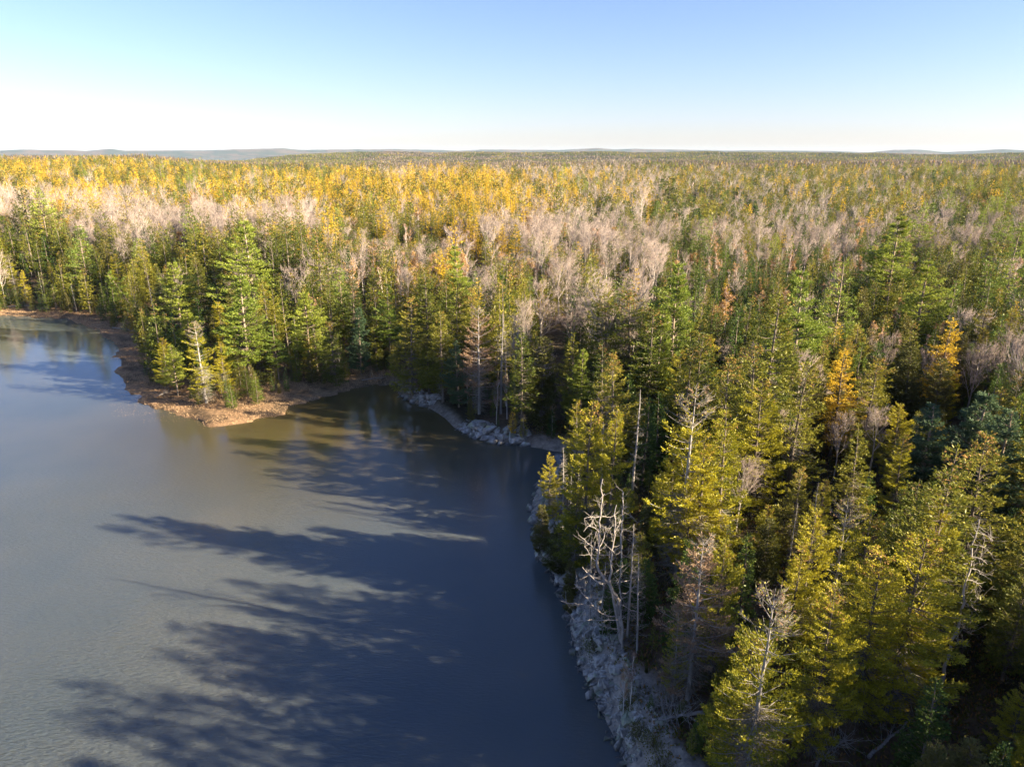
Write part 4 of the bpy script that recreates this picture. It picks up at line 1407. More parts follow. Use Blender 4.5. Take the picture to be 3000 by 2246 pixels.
# ------------------------------------------------------------------ the forest: kinds by where they grow
#  tip px, tip py, weights (spruce, fir, pine, larch, hardwood, birch, autumn, cedar, dead), mean height, spacing factor
A = [
    (0, 465, (.35, 0, .03, .50, .12, 0, 0, 0, 0), 13, 1), (300, 470, (.35, 0, .03, .45, .17, 0, 0, 0, 0), 13, 1), (600, 485, (.45, 0, .03, .30, .22, 0, 0, 0, 0), 13, 1),
    (900, 490, (.60, 0, .05, .12, .23, 0, 0, 0, 0), 13, 1), (1180, 478, (.12, 0, .01, .01, .84, 0, .02, 0, 0), 13, 1), (1500, 480, (.14, 0, .02, .02, .80, 0, .02, 0, 0), 13, 1),
    (1750, 490, (.15, 0, .02, .08, .70, 0, .05, 0, 0), 13, 1), (2050, 490, (.34, 0, .02, .07, .54, .03, 0, 0, 0), 12, 1), (2400, 485, (.52, 0, .06, .10, .32, 0, 0, 0, 0), 12, 1),
    (2800, 490, (.46, 0, .05, .12, .35, 0, .02, 0, 0), 12, 1),
    (80, 520, (.20, 0, .02, .65, .12, 0, .01, 0, 0), 13, 1), (350, 515, (.38, 0, .02, .45, .14, 0, .01, 0, 0), 13, 1), (650, 520, (.50, 0, .04, .28, .18, 0, 0, 0, 0), 13, 1),
    (20, 590, (.05, 0, .0, .04, .72, .08, .11, 0, 0), 13, 1), (200, 560, (.08, 0, .0, .30, .42, .05, .15, 0, 0), 13, 1), (330, 590, (.03, 0, .02, .10, .60, .05, .20, 0, 0), 13, 1),
    (500, 580, (.12, 0, .10, .30, .40, .0, .08, 0, 0), 13, 1), (700, 560, (.12, 0, .02, .66, .15, 0, .05, 0, 0), 14, 1), (900, 550, (.30, 0, .02, .55, .12, 0, .01, 0, 0), 14, 1),
    (350, 650, (.04, 0, 0, .0, .94, .02, 0, 0, 0), 14, 1), (600, 635, (.04, 0, 0, .0, .94, .02, 0, 0, 0), 14, 1), (850, 620, (.08, 0, 0, .05, .85, .02, 0, 0, 0), 14, 1),
    (1050, 560, (.22, 0, .0, .68, .10, 0, 0, 0, 0), 15, 1), (1250, 550, (.18, 0, .0, .72, .10, 0, 0, 0, 0), 15, 1), (1450, 550, (.22, 0, .0, .60, .18, 0, 0, 0, 0), 15, 1),
    (1600, 560, (.20, 0, .03, .32, .42, .03, 0, 0, 0), 13, 1), (1850, 540, (.20, 0, .0, .10, .67, .03, 0, 0, 0), 13, 1),
    (1000, 640, (.35, .05, .02, .20, .15, .23, 0, 0, 0), 12, 1), (1200, 640, (.28, .05, .0, .30, .12, .25, 0, 0, 0), 12, 1), (1380, 620, (.15, 0, .0, .65, .15, .05, 0, 0, 0), 15, 1),
    (1200, 720, (.40, .12, .0, .06, .12, .28, .02, 0, 0), 11, 1), (1000, 730, (.52, .05, .03, .0, .25, .15, 0, 0, 0), 13, 1), (1470, 740, (.25, .1, .0, .15, .25, .25, 0, 0, 0), 11, 1),
    (1600, 680, (.08, .02, 0, .05, .78, .07, 0, 0, 0), 13, 1), (1750, 650, (.15, .1, 0, .0, .70, .05, 0, 0, 0), 12, 1), (1850, 760, (.08, .06, 0, .0, .80, .06, 0, 0, 0), 13, 1),
    (2000, 620, (.35, .25, .02, .03, .30, .05, 0, 0, 0), 11, 1), (2050, 760, (.30, .40, .0, .02, .08, .18, 0, .02, 0), 9, .85), (2250, 620, (.22, .15, .02, .03, .55, .03, 0, 0, 0), 10, 1),
    (2380, 640, (.10, .10, .0, .02, .75, .03, 0, 0, 0), 10, 1), (2300, 560, (.40, .1, .03, .03, .40, .02, .02, 0, 0), 11, 1), (2550, 560, (.35, .1, .03, .05, .45, 0, .02, 0, 0), 11, 1),
    (2750, 620, (.30, .1, .04, .05, .48, 0, .03, 0, 0), 11, 1), (2930, 650, (.32, .1, .12, .03, .40, 0, .03, 0, 0), 12, 1), (2850, 540, (.41, .1, .05, .06, .35, 0, .03, 0, 0), 11, 1),
    (2200, 740, (.15, .55, .0, .02, .05, .21, .02, 0, 0), 8.5, .8), (2400, 740, (.15, .55, .0, .02, .03, .23, .02, 0, 0), 8.5, .8), (2550, 720, (.2, .5, .02, .02, .05, .19, .02, 0, 0), 9, .85),
    (2300, 860, (.28, .40, .02, .03, .04, .14, .02, .06, .01), 9.5, .85), (2500, 880, (.30, .38, .02, .04, .04, .10, .03, .08, .01), 9.5, .85), (2700, 830, (.45, .30, .05, .02, .04, .05, 0, .08, .01), 11, .9),
    (2900, 800, (.55, .20, .06, .02, .05, .02, 0, .09, .01), 12, .95), (2100, 900, (.45, .30, .02, .0, .03, .08, 0, .10, .02), 11, .9),
    (2500, 1020, (.50, .15, .02, .02, .05, .02, .02, .20, .02), 12, .95), (2850, 1000, (.55, .15, .02, .02, .05, .02, .02, .16, .01), 12.5, .95),
    (2200, 1150, (.72, .10, .02, .0, .04, 0, 0, .10, .02), 12, 1), (2600, 1250, (.68, .12, .02, .0, .05, 0, 0, .10, .03), 11, 1), (2900, 1300, (.70, .12, .02, .0, .02, 0, 0, .12, .02), 12, 1),
    (2300, 1500, (.50, .30, 0, .0, .04, 0, 0, .10, .06), 9, 1), (2700, 1700, (.50, .30, 0, .0, .03, 0, 0, .12, .05), 9, 1), (1900, 1300, (.55, .2, 0, 0, .05, 0, 0, .15, .05), 10, 1),
    (2300, 1900, (.35, .40, 0, 0, .05, 0, 0, .12, .08), 6, 1), (2800, 2100, (.4, .40, 0, 0, .05, 0, 0, .10, .05), 6.5, 1),
    (1700, 950, (.62, .12, .02, 0, .08, .04, 0, .10, .02), 13, 1), (1450, 880, (.62, .10, .02, 0, .10, .06, 0, .08, .02), 13, 1), (1750, 800, (.45, .15, .02, 0, .30, .06, 0, .02, 0), 12, 1),
    (1150, 880, (.75, .08, .04, 0, .04, .03, 0, .05, .01), 14, 1), (850, 760, (.72, .06, .05, 0, .12, .02, 0, .02, .01), 14, 1), (600, 740, (.84, .05, .05, 0, .03, 0, 0, .02, .01), 15, 1),
    (350, 710, (.60, .04, .03, 0, .30, 0, 0, .02, .01), 13, 1), (80, 700, (.80, .04, .04, 0, .08, 0, 0, .03, .01), 14, 1), (300, 800, (.84, .06, .04, 0, .02, 0, 0, .03, .01), 12, 1),
    (700, 900, (.82, .06, .04, 0, .02, 0, 0, .05, .01), 13, 1),
]
KN = ['spruce', 'fir', 'pine', 'larch', 'hardwood', 'birch', 'autumn', 'cedar', 'dead']
AX = np.array([(a[0], a[1] * 2.4) for a in A], float)
AW = np.array([a[2] for a in A], float)
AHt = np.array([a[3] for a in A], float)
ASp = np.array([a[4] for a in A], float)


def species(px, py):
    out_w = np.zeros((len(px), 9))
    out_h = np.zeros(len(px))
    out_s = np.zeros(len(px))
    for c in range(0, len(px), 20000):
        q = np.stack([px[c:c + 20000], py[c:c + 20000] * 2.4], 1)
        d = ((q[:, None] - AX[None]) ** 2).sum(-1) + 400
        wgt = d ** -2.0
        wgt /= wgt.sum(1, keepdims=True)
        out_w[c:c + 20000] = wgt @ AW
        out_h[c:c + 20000] = wgt @ AHt
        out_s[c:c + 20000] = wgt @ ASp
    return out_w, out_h, out_s


rng = np.random.default_rng(11)
cand = []
for (r0, r1, sp) in ((4, 130, 2.7), (130, 260, 3.2), (260, 520, 3.9), (520, 950, 5.0)):
    half = r1 * 0.82 + 45
    gx = np.arange(-half, half, sp)
    gy = np.arange(-14 if r0 == 4 else 0, r1 * 1.0, sp)
    X, Y = np.meshgrid(gx, gy)
    X = (X + rng.uniform(-.47, .47, X.shape) * sp).ravel()
    Y = (Y + rng.uniform(-.47, .47, Y.shape) * sp).ravel()
    # distance rings by depth so that the belts join
    k = (Y >= (r0 if r0 > 4 else -14)) & (Y < r1)
    X, Y = X[k], Y[k]
    # the frame, plus the strip on the right whose trees throw shade into it
    k = (X > -(Y * 0.76 + 14)) & (X < Y * 0.76 + 48)
    if r0 > 4:
        k &= X < Y * 0.76 + 26
    X, Y = X[k], Y[k]
    cand.append(np.stack([X, Y, np.full(len(X), sp)], 1))
C = np.concatenate(cand)
Z, SD = ground_height(C[:, 0], C[:, 1])
marshy = sstep(-10, -22, C[:, 0]) * sstep(92, 104, C[:, 1])
tline = 2.0 + marshy * 3.4 + (C[:, 1] < 90) * 1.0
k = SD > tline
C, Z, SD = C[k], Z[k], SD[k]
px, py = project(C[:, 0], C[:, 1], Z + 11)
W, Hm, Sp = species(px, np.clip(py, 455, 2300))
# thin out by spacing factor
keep = rng.random(len(C)) < np.clip(0.80 / Sp ** 2, 0, 1)
C, Z, SD, W, Hm = C[keep], Z[keep], SD[keep], W[keep], Hm[keep]
# clumping: sharpen weights with noise so that stands read as stands
for i in range(9):
    W[:, i] *= 0.35 + 2.2 * fbm(C[:, 0] / 14, C[:, 1] / 14, 200 + 31 * i, 3) ** 3.6 * 4
W[:, 4] *= .78
W[:, 3] *= .85
W[:, 2] *= .4
_b = (SD < 26) & (C[:, 0] < -18) & (C[:, 1] < 260)
W[_b, 4] *= .08
W[_b, 5] *= .2
_r = (px[keep] > 1900)
W[_r, 4] *= .95
W[_r, 5] *= 1.3
W[_r, 1] *= 1.7
W[_r & (py[keep] > 640), 3] *= .3
W[_r & (py[keep] > 640), 6] *= .5
W[:, 5] *= 1.2
W[:, 6] *= .5
W /= W.sum(1, keepdims=True)
cum = np.cumsum(W, 1)
kid = (rng.random(len(C))[:, None] > cum).sum(1).clip(0, 8)
hf = np.array([1.05, .85, 1.4, 1.06, .95, .85, .65, .9, .85])[kid]
Ht = Hm * hf * np.exp(rng.normal(size=len(C)) * 0.17) * (0.78 + 0.44 * fbm(C[:, 0] / 22, C[:, 1] / 22, 333, 3))
# edge trees keep their size; small ones fill
tall_ = (C[:, 1] < 36)
_px, _py = project(C[:, 0], C[:, 1], Z + 16)
Ht = np.where(tall_ & ((_py > 2650) | (_px > 3500)), rng.uniform(10, 21, len(C)), Ht)
small = rng.random(len(C)) < 0.14
Ht = np.where(small, Ht * 0.6, Ht)
# do not stand in front of the singled-out trees, nor in them
px, py = project(C[:, 0], C[:, 1], Z + Ht)
ok = np.ones(len(C), bool)
for (hx, hy, hpx, hpy, hw, hh, hht) in hero_info:
    d = np.hypot(C[:, 0] - hx, C[:, 1] - hy)
    ok &= d > 1.7
    hwf = 1.4 * F / np.maximum(C[:, 1], 10) * Ht / 14
    infront = (C[:, 1] < hy + 0.5) & (np.abs(px - hpx) < hw * 0.8 + hwf * .7) & (py < hpy + 0.55 * hh)
    ok &= ~infront
# keep the bank and the bleached snags open to view
for (cx, cy_, cr_) in ((at_px(1822, 1868, 48.5)[0], 48, 3.0),):
    ok &= np.hypot(C[:, 0] - cx, C[:, 1] - cy_) > cr_
ok &= ~((C[:, 1] < 62) & (SD < 5.5) & (Ht > 3.5))
ok &= ~((C[:, 1] < 46) & (SD < 7.5) & (Ht > 2.5))
ok &= Ht > 1.5
ok &= ~((C[:, 1] < 78) & (SD < 16) & (rng.random(len(C)) < .38))
ok &= ~((C[:, 1] < 40) & (C[:, 0] < 30) & (rng.random(len(C)) < .5))
_d = np.sqrt(C[:, 0] ** 2 + C[:, 1] ** 2 + (CAM_H - Z - Ht) ** 2)
ok &= _d > 24
C, Z, SD, kid, Ht, px, py = C[ok], Z[ok], SD[ok], kid[ok], Ht[ok], px[ok], py[ok]
# low growth crowding the wood's edge along the marsh, the cove and the rocks
ex, ey = np.meshgrid(np.arange(-175, 40, 2.1), np.arange(36, 215, 2.1))
ex = (ex + rng.uniform(-1, 1, ex.shape)).ravel()
ey = (ey + rng.uniform(-1, 1, ey.shape)).ravel()
ez, es = ground_height(ex, ey)
em = sstep(-10, -22, ex) * sstep(92, 104, ey)
eh = np.where(em > .5, rng.uniform(2.0, 6.5, len(ex)), rng.uniform(1.2, 4.5, len(ex)))
eh = np.where(ey < 62, eh * .7, eh)
e0 = np.where(em > .5, 3.6, np.where(ey < 90, 1.9, 1.6))
k = (es > e0 + eh * .12) & (es < e0 + 11) & (np.abs(ex) < ey * .75 + 5) & (rng.random(len(ex)) < np.where(ey < 90, .85, .66))
for (hx, hy) in ((9.0, 48.2), (8.5, 47.0)):
    k &= np.hypot(ex - hx, ey - hy) > 1.6
ex, ey, ez, es, eh = ex[k], ey[k], ez[k], es[k], eh[k]
ek = rng.choice([0, 1, 7], len(ex), p=[.45, .33, .22])
n_edge = len(ex)
C = np.concatenate([C, np.stack([ex, ey, ex * 0 + 2], 1)])
Z, SD, kid, Ht = np.concatenate([Z, ez]), np.concatenate([SD, es]), np.concatenate([kid, ek]), np.concatenate([Ht, eh])
p2, q2 = project(ex, ey, ez + eh)
px, py = np.concatenate([px, p2]), np.concatenate([py, q2])
size_px = Ht / np.maximum(C[:, 1], 8)
inview = (px > -120) & (px < 3120) & (py < 2500)
print('FILL', len(C), {KN[i]: int((kid == i).sum()) for i in range(9)})
DESC = {0: ('dark green spruce', 'pointed spruce'), 1: ('slim young fir', 'small deep green fir'), 2: ('soft green pine', 'layered green pine'), 3: ('golden larch', 'yellow larch'),
        4: ('bare grey tree', 'leafless pale tree'), 5: ('thin white-stemmed birch', 'slender reddish birch'), 6: ('orange-leaved tree', 'small orange tree'), 7: ('dull olive cedar', 'dense olive cedar'),
        8: ('grey dead tree', 'dead bare conifer')}
GN = ['spruces', 'young firs', 'pines', 'larches', 'bare hardwoods', 'birches', 'orange autumn trees', 'cedars', 'dead trees']


def zone(x, y, p, q, sd):
    if x < -60 and y < 260 and sd < 45:
        return 'on the left bank behind the marsh'
    if x < -22 and y < 185 and sd < 45:
        return 'crowded on the wooded point'
    if x < 12 and y < 170 and sd < 40:
        return 'on the shaded bank round the cove'
    if y < 48:
        return 'in the hollow at the bottom right'
    if y < 85:
        return 'in the steep wood above the near shore'
    if y < 130 and p > 1500:
        return 'in the thick wood right of the cove'
    if y < 210 and p > 1900:
        return 'among the young firs on the right'
    if y < 210:
        return 'in the mixed wood behind the shore trees'
    if p < 900:
        return 'in the far wood on the left'
    if p < 1750:
        return 'in the far wood straight ahead'
    return 'in the far wood on the right'


USED = set(q[6] for q in HEROES)
SHORT = [q[6].split(',')[0] for q in HEROES]


def relate(what, p, q):
    """say where a tree stands by the singled-out tree next to it"""
    d = np.hypot(HI[:, 2] - p, (HI[:, 3] - q))
    for k in np.argsort(d)[:7]:
        dx, dy = p - HI[k, 2], q - HI[k, 3]
        if abs(dx) > abs(dy) * .8:
            rel = ('just ' if abs(dx) < 70 else 'further ') + ('left of' if dx < 0 else 'right of')
        else:
            rel = ('close' if abs(dy) < 60 else 'well') + (' behind' if dy < 0 else ' below')
        for ex in ('', 'narrow ', 'fuller '):
            lab = ex + what + ' ' + rel + ' the ' + SHORT[k]
            if len(lab.replace('-', ' ').split()) <= 16 and lab not in USED and d[k] < 260:
                USED.add(lab)
                return lab
    return None


rest = []
for i in range(9):
    idx = np.where(kid == i)[0]
    vis = idx[inview[idx]]
    n_hero = sum(1 for q in HEROES if NAMES[q[0]][0] == NAMES[KN[i]][0])
    order = vis[np.argsort(-size_px[vis])][:300 - n_hero]
    chosen = set(order.tolist())
    for j in order:
        x, y = C[j, :2]
        lod = 0 if y < 105 else 1
        sz = 'tall ' if Ht[j] > Hm.mean() * 1.25 else ('low ' if Ht[j] < 7 else '')
        lab = sz + DESC[i][0 if y < 110 else 1] + ' ' + zone(x, y, px[j], py[j], SD[j])
        if y < 520:
            lab = relate(sz + DESC[i][0 if y < 110 else 1], px[j], py[j]) or lab
        knd = KN[i]
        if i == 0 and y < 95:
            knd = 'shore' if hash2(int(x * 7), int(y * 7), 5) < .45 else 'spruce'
        place_tree(knd, float(x), float(y), float(Ht[j]), lab, GN[i] + ' ' + zone(x, y, px[j], py[j], SD[j]), float(rng.uniform(0, 6.28)), int(rng.integers(0, 5)), lod,
                   (.8 if lab.startswith('narrow') else (1.25 if lab.startswith('fuller') else float(rng.uniform(.9, 1.15)))), (float(rng.normal() * .02), float(rng.normal() * .02)), parts=y < 135)
    rest.append(np.array([j for j in idx if j not in chosen], int))


# ------------------------------------------------------------------ the rest of each kind as one mass: instances on points
def scatter(name, pts, rot, scl, idx, meshes, label):
    pc = bpy.data.collections.new(name + '_models')
    for i, me in enumerate(meshes):
        ob = bpy.data.objects.new('%s_model_%02d' % (name, i), me)
        pc.objects.link(ob)
    me = bpy.data.meshes.new(name)
    n = len(pts)
    me.vertices.add(n)
    me.vertices.foreach_set('co', np.ascontiguousarray(pts, dtype=np.float32).ravel())
    a = me.attributes.new('rot', 'FLOAT_VECTOR', 'POINT')
    rv = np.zeros((n, 3), np.float32)
    rv[:, 2] = rot
    a.data.foreach_set('vector', rv.ravel())
    a = me.attributes.new('scl', 'FLOAT_VECTOR', 'POINT')
    a.data.foreach_set('vector', np.ascontiguousarray(scl, dtype=np.float32).ravel())
    a = me.attributes.new('idx', 'INT', 'POINT')
    a.data.foreach_set('value', np.ascontiguousarray(idx, dtype=np.int32))
    ng = bpy.data.node_groups.new(name, 'GeometryNodeTree')
    ng.interface.new_socket('Geometry', in_out='INPUT', socket_type='NodeSocketGeometry')
    ng.interface.new_socket('Geometry', in_out='OUTPUT', socket_type='NodeSocketGeometry')
    N, L = ng.nodes, ng.links
    gi, go = N.new('NodeGroupInput'), N.new('NodeGroupOutput')
    ci = N.new('GeometryNodeCollectionInfo')
    ci.inputs['Collection'].default_value = pc
    ci.inputs['Separate Children'].default_value = True
    ci.inputs['Reset Children'].default_value = True
    iop = N.new('GeometryNodeInstanceOnPoints')
    iop.inputs['Pick Instance'].default_value = True

    def attr(nm, t):
        q = N.new('GeometryNodeInputNamedAttribute')
        q.data_type = t
        q.inputs['Name'].default_value = nm
        return [s for s in q.outputs if s.enabled and s.name == 'Attribute'][0]
    L.new(gi.outputs[0], iop.inputs['Points'])
    L.new(ci.outputs[0], iop.inputs['Instance'])
    L.new(attr('idx', 'INT'), iop.inputs['Instance Index'])
    L.new(attr('rot', 'FLOAT_VECTOR'), iop.inputs['Rotation'])
    L.new(attr('scl', 'FLOAT_VECTOR'), iop.inputs['Scale'])
    L.new(iop.outputs[0], go.inputs[0])
    o = link(name, me)
    md = o.modifiers.new('scatter', 'NODES')
    md.node_group = ng
    tag(o, label, kind='stuff')
    return o


MASS = ['spruce_forest', 'young_fir_forest', 'pine_forest', 'larch_forest', 'bare_hardwood_forest', 'birch_forest', 'autumn_forest', 'cedar_forest', 'dead_tree_forest']
for i in range(9):
    j = rest[i]
    if len(j) == 0:
        continue
    kd = KN[i]
    l1, l2 = PROTO[kd][1], PROTO[kd].get(2, PROTO[kd][1])
    meshes = [a[3] for a in l1] + [a[3] for a in l2]
    h0 = l1[0][2]
    isfar = C[j, 1] > 300
    idx = np.where(isfar, len(l1) + rng.integers(0, len(l2), len(j)), rng.integers(0, len(l1), len(j)))
    s = Ht[j] / h0
    wv = s * rng.uniform(.85, 1.25, len(j)) * np.where(isfar, 1.15, 1.0)
    scatter(MASS[i], np.stack([C[j, 0], C[j, 1], Z[j] - .15], 1), rng.uniform(0, 6.28, len(j)), np.stack([wv, wv, s], 1), idx, meshes,
            'the remaining ' + GN[i] + ' filling the woods between and beyond the separate trees')


# far patches: many small trees joined into one piece of canopy, laid side by side
def canopy_patch(seed, size, step, mix, coarse):
    rg = np.random.default_rng(seed)
    g = Geo()
    gx = np.arange(-size / 2, size / 2, step)
    X, Y = np.meshgrid(gx, gx)
    X = (X + rg.uniform(-.5, .5, X.shape) * step).ravel()
    Y = (Y + rg.uniform(-.5, .5, Y.shape) * step).ravel()
    kinds = rg.choice(4, len(X), p=mix)
    for x, y, kd in zip(X, Y, kinds):
        h = rg.uniform(9, 15)
        if kd == 3:      # rounded bare crown: loose upright flakes
            n = 14 if not coarse else 8
            a, rr_ = rg.uniform(0, 6.28, n), step * .55 * np.sqrt(rg.random(n))
            p = np.stack([x + np.cos(a) * rr_, y + np.sin(a) * rr_, h * rg.uniform(.3, .75, n)], 1)
            D = unit(np.stack([np.cos(a) * .4, np.sin(a) * .4, np.ones(n)], 1) + rg.normal(size=(n, 3)) * .25)
            Wd = unit(np.cross(D, rg.normal(size=(n, 3))))
            g.leaves(p, D, Wd, h * .33, step * (.16 if not coarse else .28), 3)
        else:            # pointed crown: ragged tiers
            n = 16 if not coarse else 8
            t = rg.uniform(.15, 1, n)
            a = rg.uniform(0, 6.28, n)
            rr_ = step * .42 * (1 - t) + .1
            p = np.stack([np.full(n, x), np.full(n, y), h * t], 1)
            D = unit(np.stack([np.cos(a), np.sin(a), -.25 + t * .9], 1))
            Wd = np.stack([-np.sin(a), np.cos(a), rg.normal(size=n) * .3], 1)
            g.leaves(p, D, Wd, rr_ * 1.7 + .5, step * (.36 if not coarse else .5) * (1.1 - t), kd)
            g.leaves(np.array([[x, y, h * .55]]), UP[None], np.array([[1., 0, 0]]), h * .45, step * .22, kd)
            g.leaves(np.array([[x, y, h * .55]]), UP[None], np.array([[0, 1., 0]]), h * .45, step * .22, kd)
    return g.mesh('canopy_patch', [M['spruce'], M['larch'], M['pine'], M['farwood']])


MIX = [(.78, .04, .10, .08), (.42, .34, .04, .20), (.25, .08, .04, .63), (.55, .08, .07, .30)]
near_p = [canopy_patch(500 + i, 30, 4.3, MIX[i], False) for i in range(4)]
far_p = [canopy_patch(520 + i, 80, 7.5, MIX[i], True) for i in range(4)]
PP, RT, SL, IX = [], [], [], []
for (r0, r1, st, base_i) in ((930, 2000, 26, 0), (2000, 6200, 70, 4)):
    gx = np.arange(-r1 * .82, r1 * .82, st)
    gy = np.arange(r0, r1, st)
    X, Y = np.meshgrid(gx, gy)
    X = (X + rng.uniform(-.2, .2, X.shape) * st).ravel()
    Y = (Y + rng.uniform(-.2, .2, Y.shape) * st).ravel()
    k = np.abs(X) < Y * .76 + 60
    X, Y = X[k], Y[k]
    Zz, Sd_ = ground_height(X, Y)
    k = (Sd_ > 5) & (Zz > 0.6)
    X, Y, Zz = X[k], Y[k], Zz[k]
    p_, q_ = project(X, Y, Zz + 12)
    Wt, _, _ = species(p_, np.clip(q_, 458, 2000))
    w4 = np.stack([Wt[:, 0] + Wt[:, 1] + Wt[:, 7], Wt[:, 3] * 1.3, Wt[:, 4] + Wt[:, 5]], 1)
    w4[:, 0] *= np.where(Y > 2000, 2.2, 1)
    w4[:, 1] *= np.where(Y > 2000, .15, 1)
    w4[:, 2] *= np.where(Y > 2000, .5, 1)
    for c_i in range(3):
        w4[:, c_i] *= fbm(X / 180, Y / 180, 600 + c_i * 9, 3) ** 3
    best = w4.argmax(1)
    tt_ = np.where(rng.random(len(X)) < .25, 3, best)
    PP.append(np.stack([X, Y, Zz - .4], 1))
    RT.append(rng.integers(0, 4, len(X)) * math.pi / 2 + rng.normal(size=len(X)) * .2)
    SL.append(np.repeat(rng.uniform(.85, 1.15, len(X))[:, None], 3, 1))
    IX.append(base_i + tt_)
scatter('distant_forest', np.concatenate(PP), np.concatenate(RT), np.concatenate(SL), np.concatenate(IX), near_p + far_p,
        'the distant forest running out to the wooded ridges')
print('PATCHES', sum(len(p) for p in PP))


# ------------------------------------------------------------------ rocks along the banks
def rock_meshes(n):
    out = []
    for i in range(n):
        rg = random.Random(900 + i)
        b = bmesh.new()
        for _ in range(15):
            v = Vector((rg.uniform(-1, 1), rg.uniform(-1, 1), rg.uniform(-1, 1)))
            m = max(abs(v.x), abs(v.y), abs(v.z))
            v = v / m * rg.uniform(.75, 1.0)
            b.verts.new((v.x * .5, v.y * .38, v.z * .28))
        r = bmesh.ops.convex_hull(b, input=b.verts)
        junk = [g for g in r['geom_interior'] if isinstance(g, bmesh.types.BMVert)]
        bmesh.ops.delete(b, geom=junk, context='VERTS')
        me = bpy.data.meshes.new('rock')
        b.to_mesh(me)
        b.free()
        me.materials.append(M['rock'])
        out.append(me)
    return out


ROCKS = rock_meshes(12)


def ledge(label, segs, n, smin, smax, band, rubble_n, strike):
    """a rock ledge: n separate rocks bedded along the shore between the given pixel stations, and finer rubble as one mass"""
    pts = np.array([ground(*p) for p in segs])
    seg = np.linalg.norm(np.diff(pts, axis=0), axis=1)
    cumd = np.concatenate([[0], np.cumsum(seg)])
    c0 = pts.mean(0)
    root = link('rock_ledge', None, None, (c0[0], c0[1], 0))
    tag(root, label, 'rock ledge')

    def spot(smax_):
        while True:
            q = rng.uniform(0, cumd[-1])
            x, y = np.interp(q, cumd, pts[:, 0]), np.interp(q, cumd, pts[:, 1])
            i = min(np.searchsorted(cumd, q), len(pts) - 1)
            d = pts[i] - pts[i - 1]
            nrm = np.array([d[1], -d[0]]) / (np.linalg.norm(d) + 1e-9)
            off = rng.uniform(-.4, band)
            for sg in (1, -1):
                X, Y = x + nrm[0] * off * sg, y + nrm[1] * off * sg
                _, sd = ground_height(np.array([X]), np.array([Y]))
                if -0.5 < sd[0] < band:
                    return X, Y, float(sd[0])
    for k in range(n):
        X, Y, sd = spot(band)
        s = smin + (smax - smin) * rng.random() ** 2
        o = link('rock', ROCKS[k % 12], root, (X - c0[0], Y - c0[1], max(gh(X, Y), -.1) + s * .02))
        o.rotation_euler = (rng.normal() * .25 + .25, rng.normal() * .25, strike + rng.normal() * .35)
        o.scale = (s * rng.uniform(.9, 1.6), s, s * rng.uniform(.7, 1.5))
    V, T, nn = [], [], 0
    for k in range(rubble_n):
        X, Y, sd = spot(band + 1)
        me = ROCKS[k % 12]
        s = rng.uniform(.1, .32)
        mt = Matrix.Translation((X - c0[0], Y - c0[1], max(gh(X, Y), -.05) + .02)) @ Matrix.Rotation(rng.uniform(0, 6), 4, 'Z') @ Matrix.Rotation(rng.normal() * .5, 4, 'X') @ Matrix.Diagonal((s * 1.3, s, s, 1))
        vv = np.array([mt @ v.co for v in me.vertices])
        V.append(vv)
        T.append(np.array([p.vertices[:] for p in me.polygons]) + nn)
        nn += len(vv)
    if V:
        ob = link('rubble', mesh_from('rubble', np.concatenate(V), np.concatenate(T), [M['rock']]), root)
        tag(ob, kind='stuff')


ledge('broken light grey rock face along the water at the bottom of the picture', [(1838, 2246), (1768, 2095), (1722, 2005), (1690, 1925), (1672, 1850), (1668, 1790)], 290, .3, 1.15, 3.1, 900, .6)
ledge('lichened grey rocks under the bleached snags and cedars', [(1668, 1790), (1640, 1720), (1610, 1665), (1572, 1635)], 120, .3, 1.3, 3.0, 300, .9)
ledge('rounded rock spur rising from the water below the small spruce', [(1572, 1635), (1560, 1590), (1566, 1545), (1556, 1500), (1562, 1450), (1590, 1410)], 90, .5, 1.8, 3.4, 150, .9)
ledge('layered blue-grey ledge at the water in the cove', [(1540, 1306), (1455, 1296), (1390, 1282), (1335, 1258)], 110, .5, 1.9, 3.0, 90, .35)
ledge('thin slanting ledge at the left mouth of the cove bank', [(1262, 1198), (1208, 1180), (1172, 1160)], 60, .5, 1.7, 2.8, 60, .35)

# ------------------------------------------------------------------ marsh grass (nobody could count it)
n = 150000
gx = rng.uniform(-150, -14, n)
gy = rng.uniform(96, 215, n)
z, sd = ground_height(gx, gy)
m_ = sstep(-10, -22, gx) * sstep(92, 104, gy)
dens = fbm(gx / 3.0, gy / 3.0, 91, 3)
edge = 0.8 + 7.0 * np.exp(-((gx + 63) / 9.0) ** 2 - ((gy - 110) / 8.0) ** 2)
k = (m_ > .3) & (sd > -edge * dens * 1.3) & (sd < 13) & (dens > .36)
k &= ~((sd < 0) & (rng.random(n) > .5))
gx, gy, z = gx[k], gy[k], np.maximum(z[k], -.05)
g = Geo()
n = len(gx)
P0 = np.stack([gx, gy, z], 1)
for _ in range(2):
    D = unit(rng.normal(size=(n, 3)) * np.array([.8, .8, .1]) + UP * .75)
    Wd = unit(np.cross(D, rng.normal(size=(n, 3))))
    g.leaves(P0 + rng.normal(size=(n, 3)) * np.array([.25, .25, 0]), D, Wd, rng.uniform(.15, .42, n) * np.where(sd[k] < 0, .6, 1), rng.uniform(.025, .06, n) * np.where(sd[k] < 0, .5, 1))
o = link('marsh_grass', g.mesh('marsh_grass', [M['marshgrass']]))
tag(o, 'flattened tan and rust marsh grass along the point and left bank', kind='stuff')

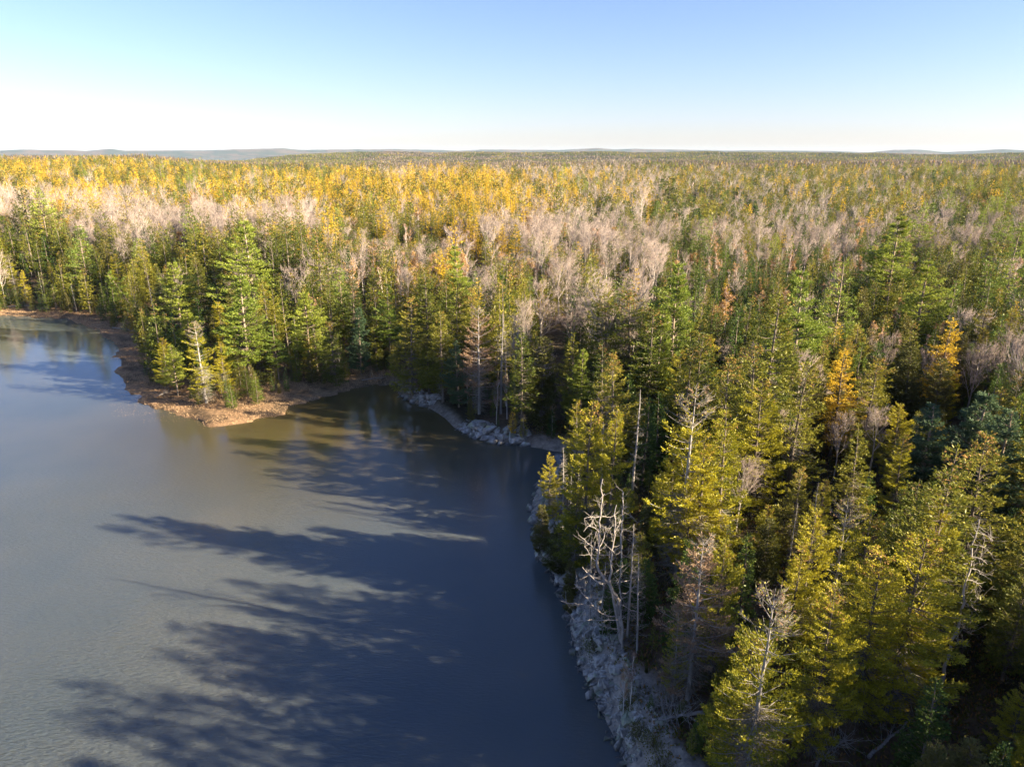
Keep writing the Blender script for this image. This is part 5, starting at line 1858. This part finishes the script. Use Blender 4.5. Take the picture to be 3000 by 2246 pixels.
# ------------------------------------------------------------------ undergrowth on the near bank and fallen wood
rngb = np.random.default_rng(55)
g = Geo()
n = 60000
gx, gy = rngb.uniform(2, 62, n), rngb.uniform(20, 100, n)
z, sd = ground_height(gx, gy)
k = (sd > 2.2) & (fbm(gx / 2.2, gy / 2.2, 71, 3) > .40)
P0 = np.stack([gx, gy, z], 1)[k]
n = len(P0)
for _ in range(3):
    D = unit(rngb.normal(size=(n, 3)) * .6 + UP * .8)
    Wd = unit(np.cross(D, rngb.normal(size=(n, 3))))
    g.leaves(P0 + rngb.normal(size=(n, 3)) * np.array([.2, .2, .05]), D, Wd, rngb.uniform(.15, .45, n), .12, int(_ == 2))
o = link('undergrowth', g.mesh('undergrowth', [M['moss_shrub'], M['russet']]))
tag(o, 'low mossy and russet undergrowth between the trees of the near bank', kind='stuff')


def fallen(label, a_px, b_px, z0, z1, r0, ntw, lmin, lmax):
    xa, ya = ground(*a_px, z0)
    xb, yb = ground(*b_px, z1)
    a, b = np.array([xa, ya, gh(xa, ya) + .25]), np.array([xb, yb, gh(xb, yb) + .5])
    root = link('fallen_tree', None, None, tuple(a))
    tag(root, label, 'fallen tree')
    g = Geo()
    Pp = limb(g, [np.zeros(3), (b - a) * .5 + np.array([0, 0, .1]), b - a], r0, r0 * .3, 6)
    link('trunk', g.mesh('fallen_trunk', [M['deadwood']]), root)
    g = Geo()
    side_twigs(g, Pp, ntw, lmin, lmax, .02, .5)
    tag(link('branches', g.mesh('fallen_branches', [M['deadwood']]), root), kind='stuff')


rng = np.random.default_rng(77)
fallen('fallen grey tree with tangled branches on the lower bank', (2065, 2058), (1935, 2105), 4, 3, .14, 60, .5, 1.8)
fallen('brushy dead top lying over the rock rubble', (2030, 2030), (1925, 2050), 4, 3, .08, 60, .4, 1.5)
fallen('fallen dead trunk in the dark hollow at the bottom right', (2545, 2215), (2690, 2110), 4, 4, .13, 30, .6, 2.0)
fallen('pile of pale dead branches at the very bottom of the wood', (2390, 2246), (2480, 2170), 4, 4, .08, 60, .6, 1.9)
fallen('dead branches crossing under the huge spreading spruce', (2600, 2060), (2660, 2010), 4, 4, .07, 30, .5, 1.5)
fallen('bleached log lying on the left marsh beach', (10, 902), (95, 903), .4, .4, .16, 12, .4, 1.2)
fallen('grey driftwood tangle at the marsh bend', (330, 962), (425, 985), .3, .3, .10, 30, .8, 2.6)
fallen('pale driftwood branches at the marsh tip', (455, 1168), (500, 1160), .1, .1, .08, 24, .5, 1.6)
fallen('grey driftwood on the shaded cove beach', (955, 1108), (1010, 1112), .4, .4, .09, 24, .5, 1.6)
fallen('spiky dead brush at the back of the cove', (1060, 1115), (1130, 1108), .4, .6, .08, 30, .6, 2.2)
fallen('dead tree toppled from the shaded cove bank toward the water', (1290, 1150), (1262, 1085), .8, 1.5, .09, 14, .4, 1.2)
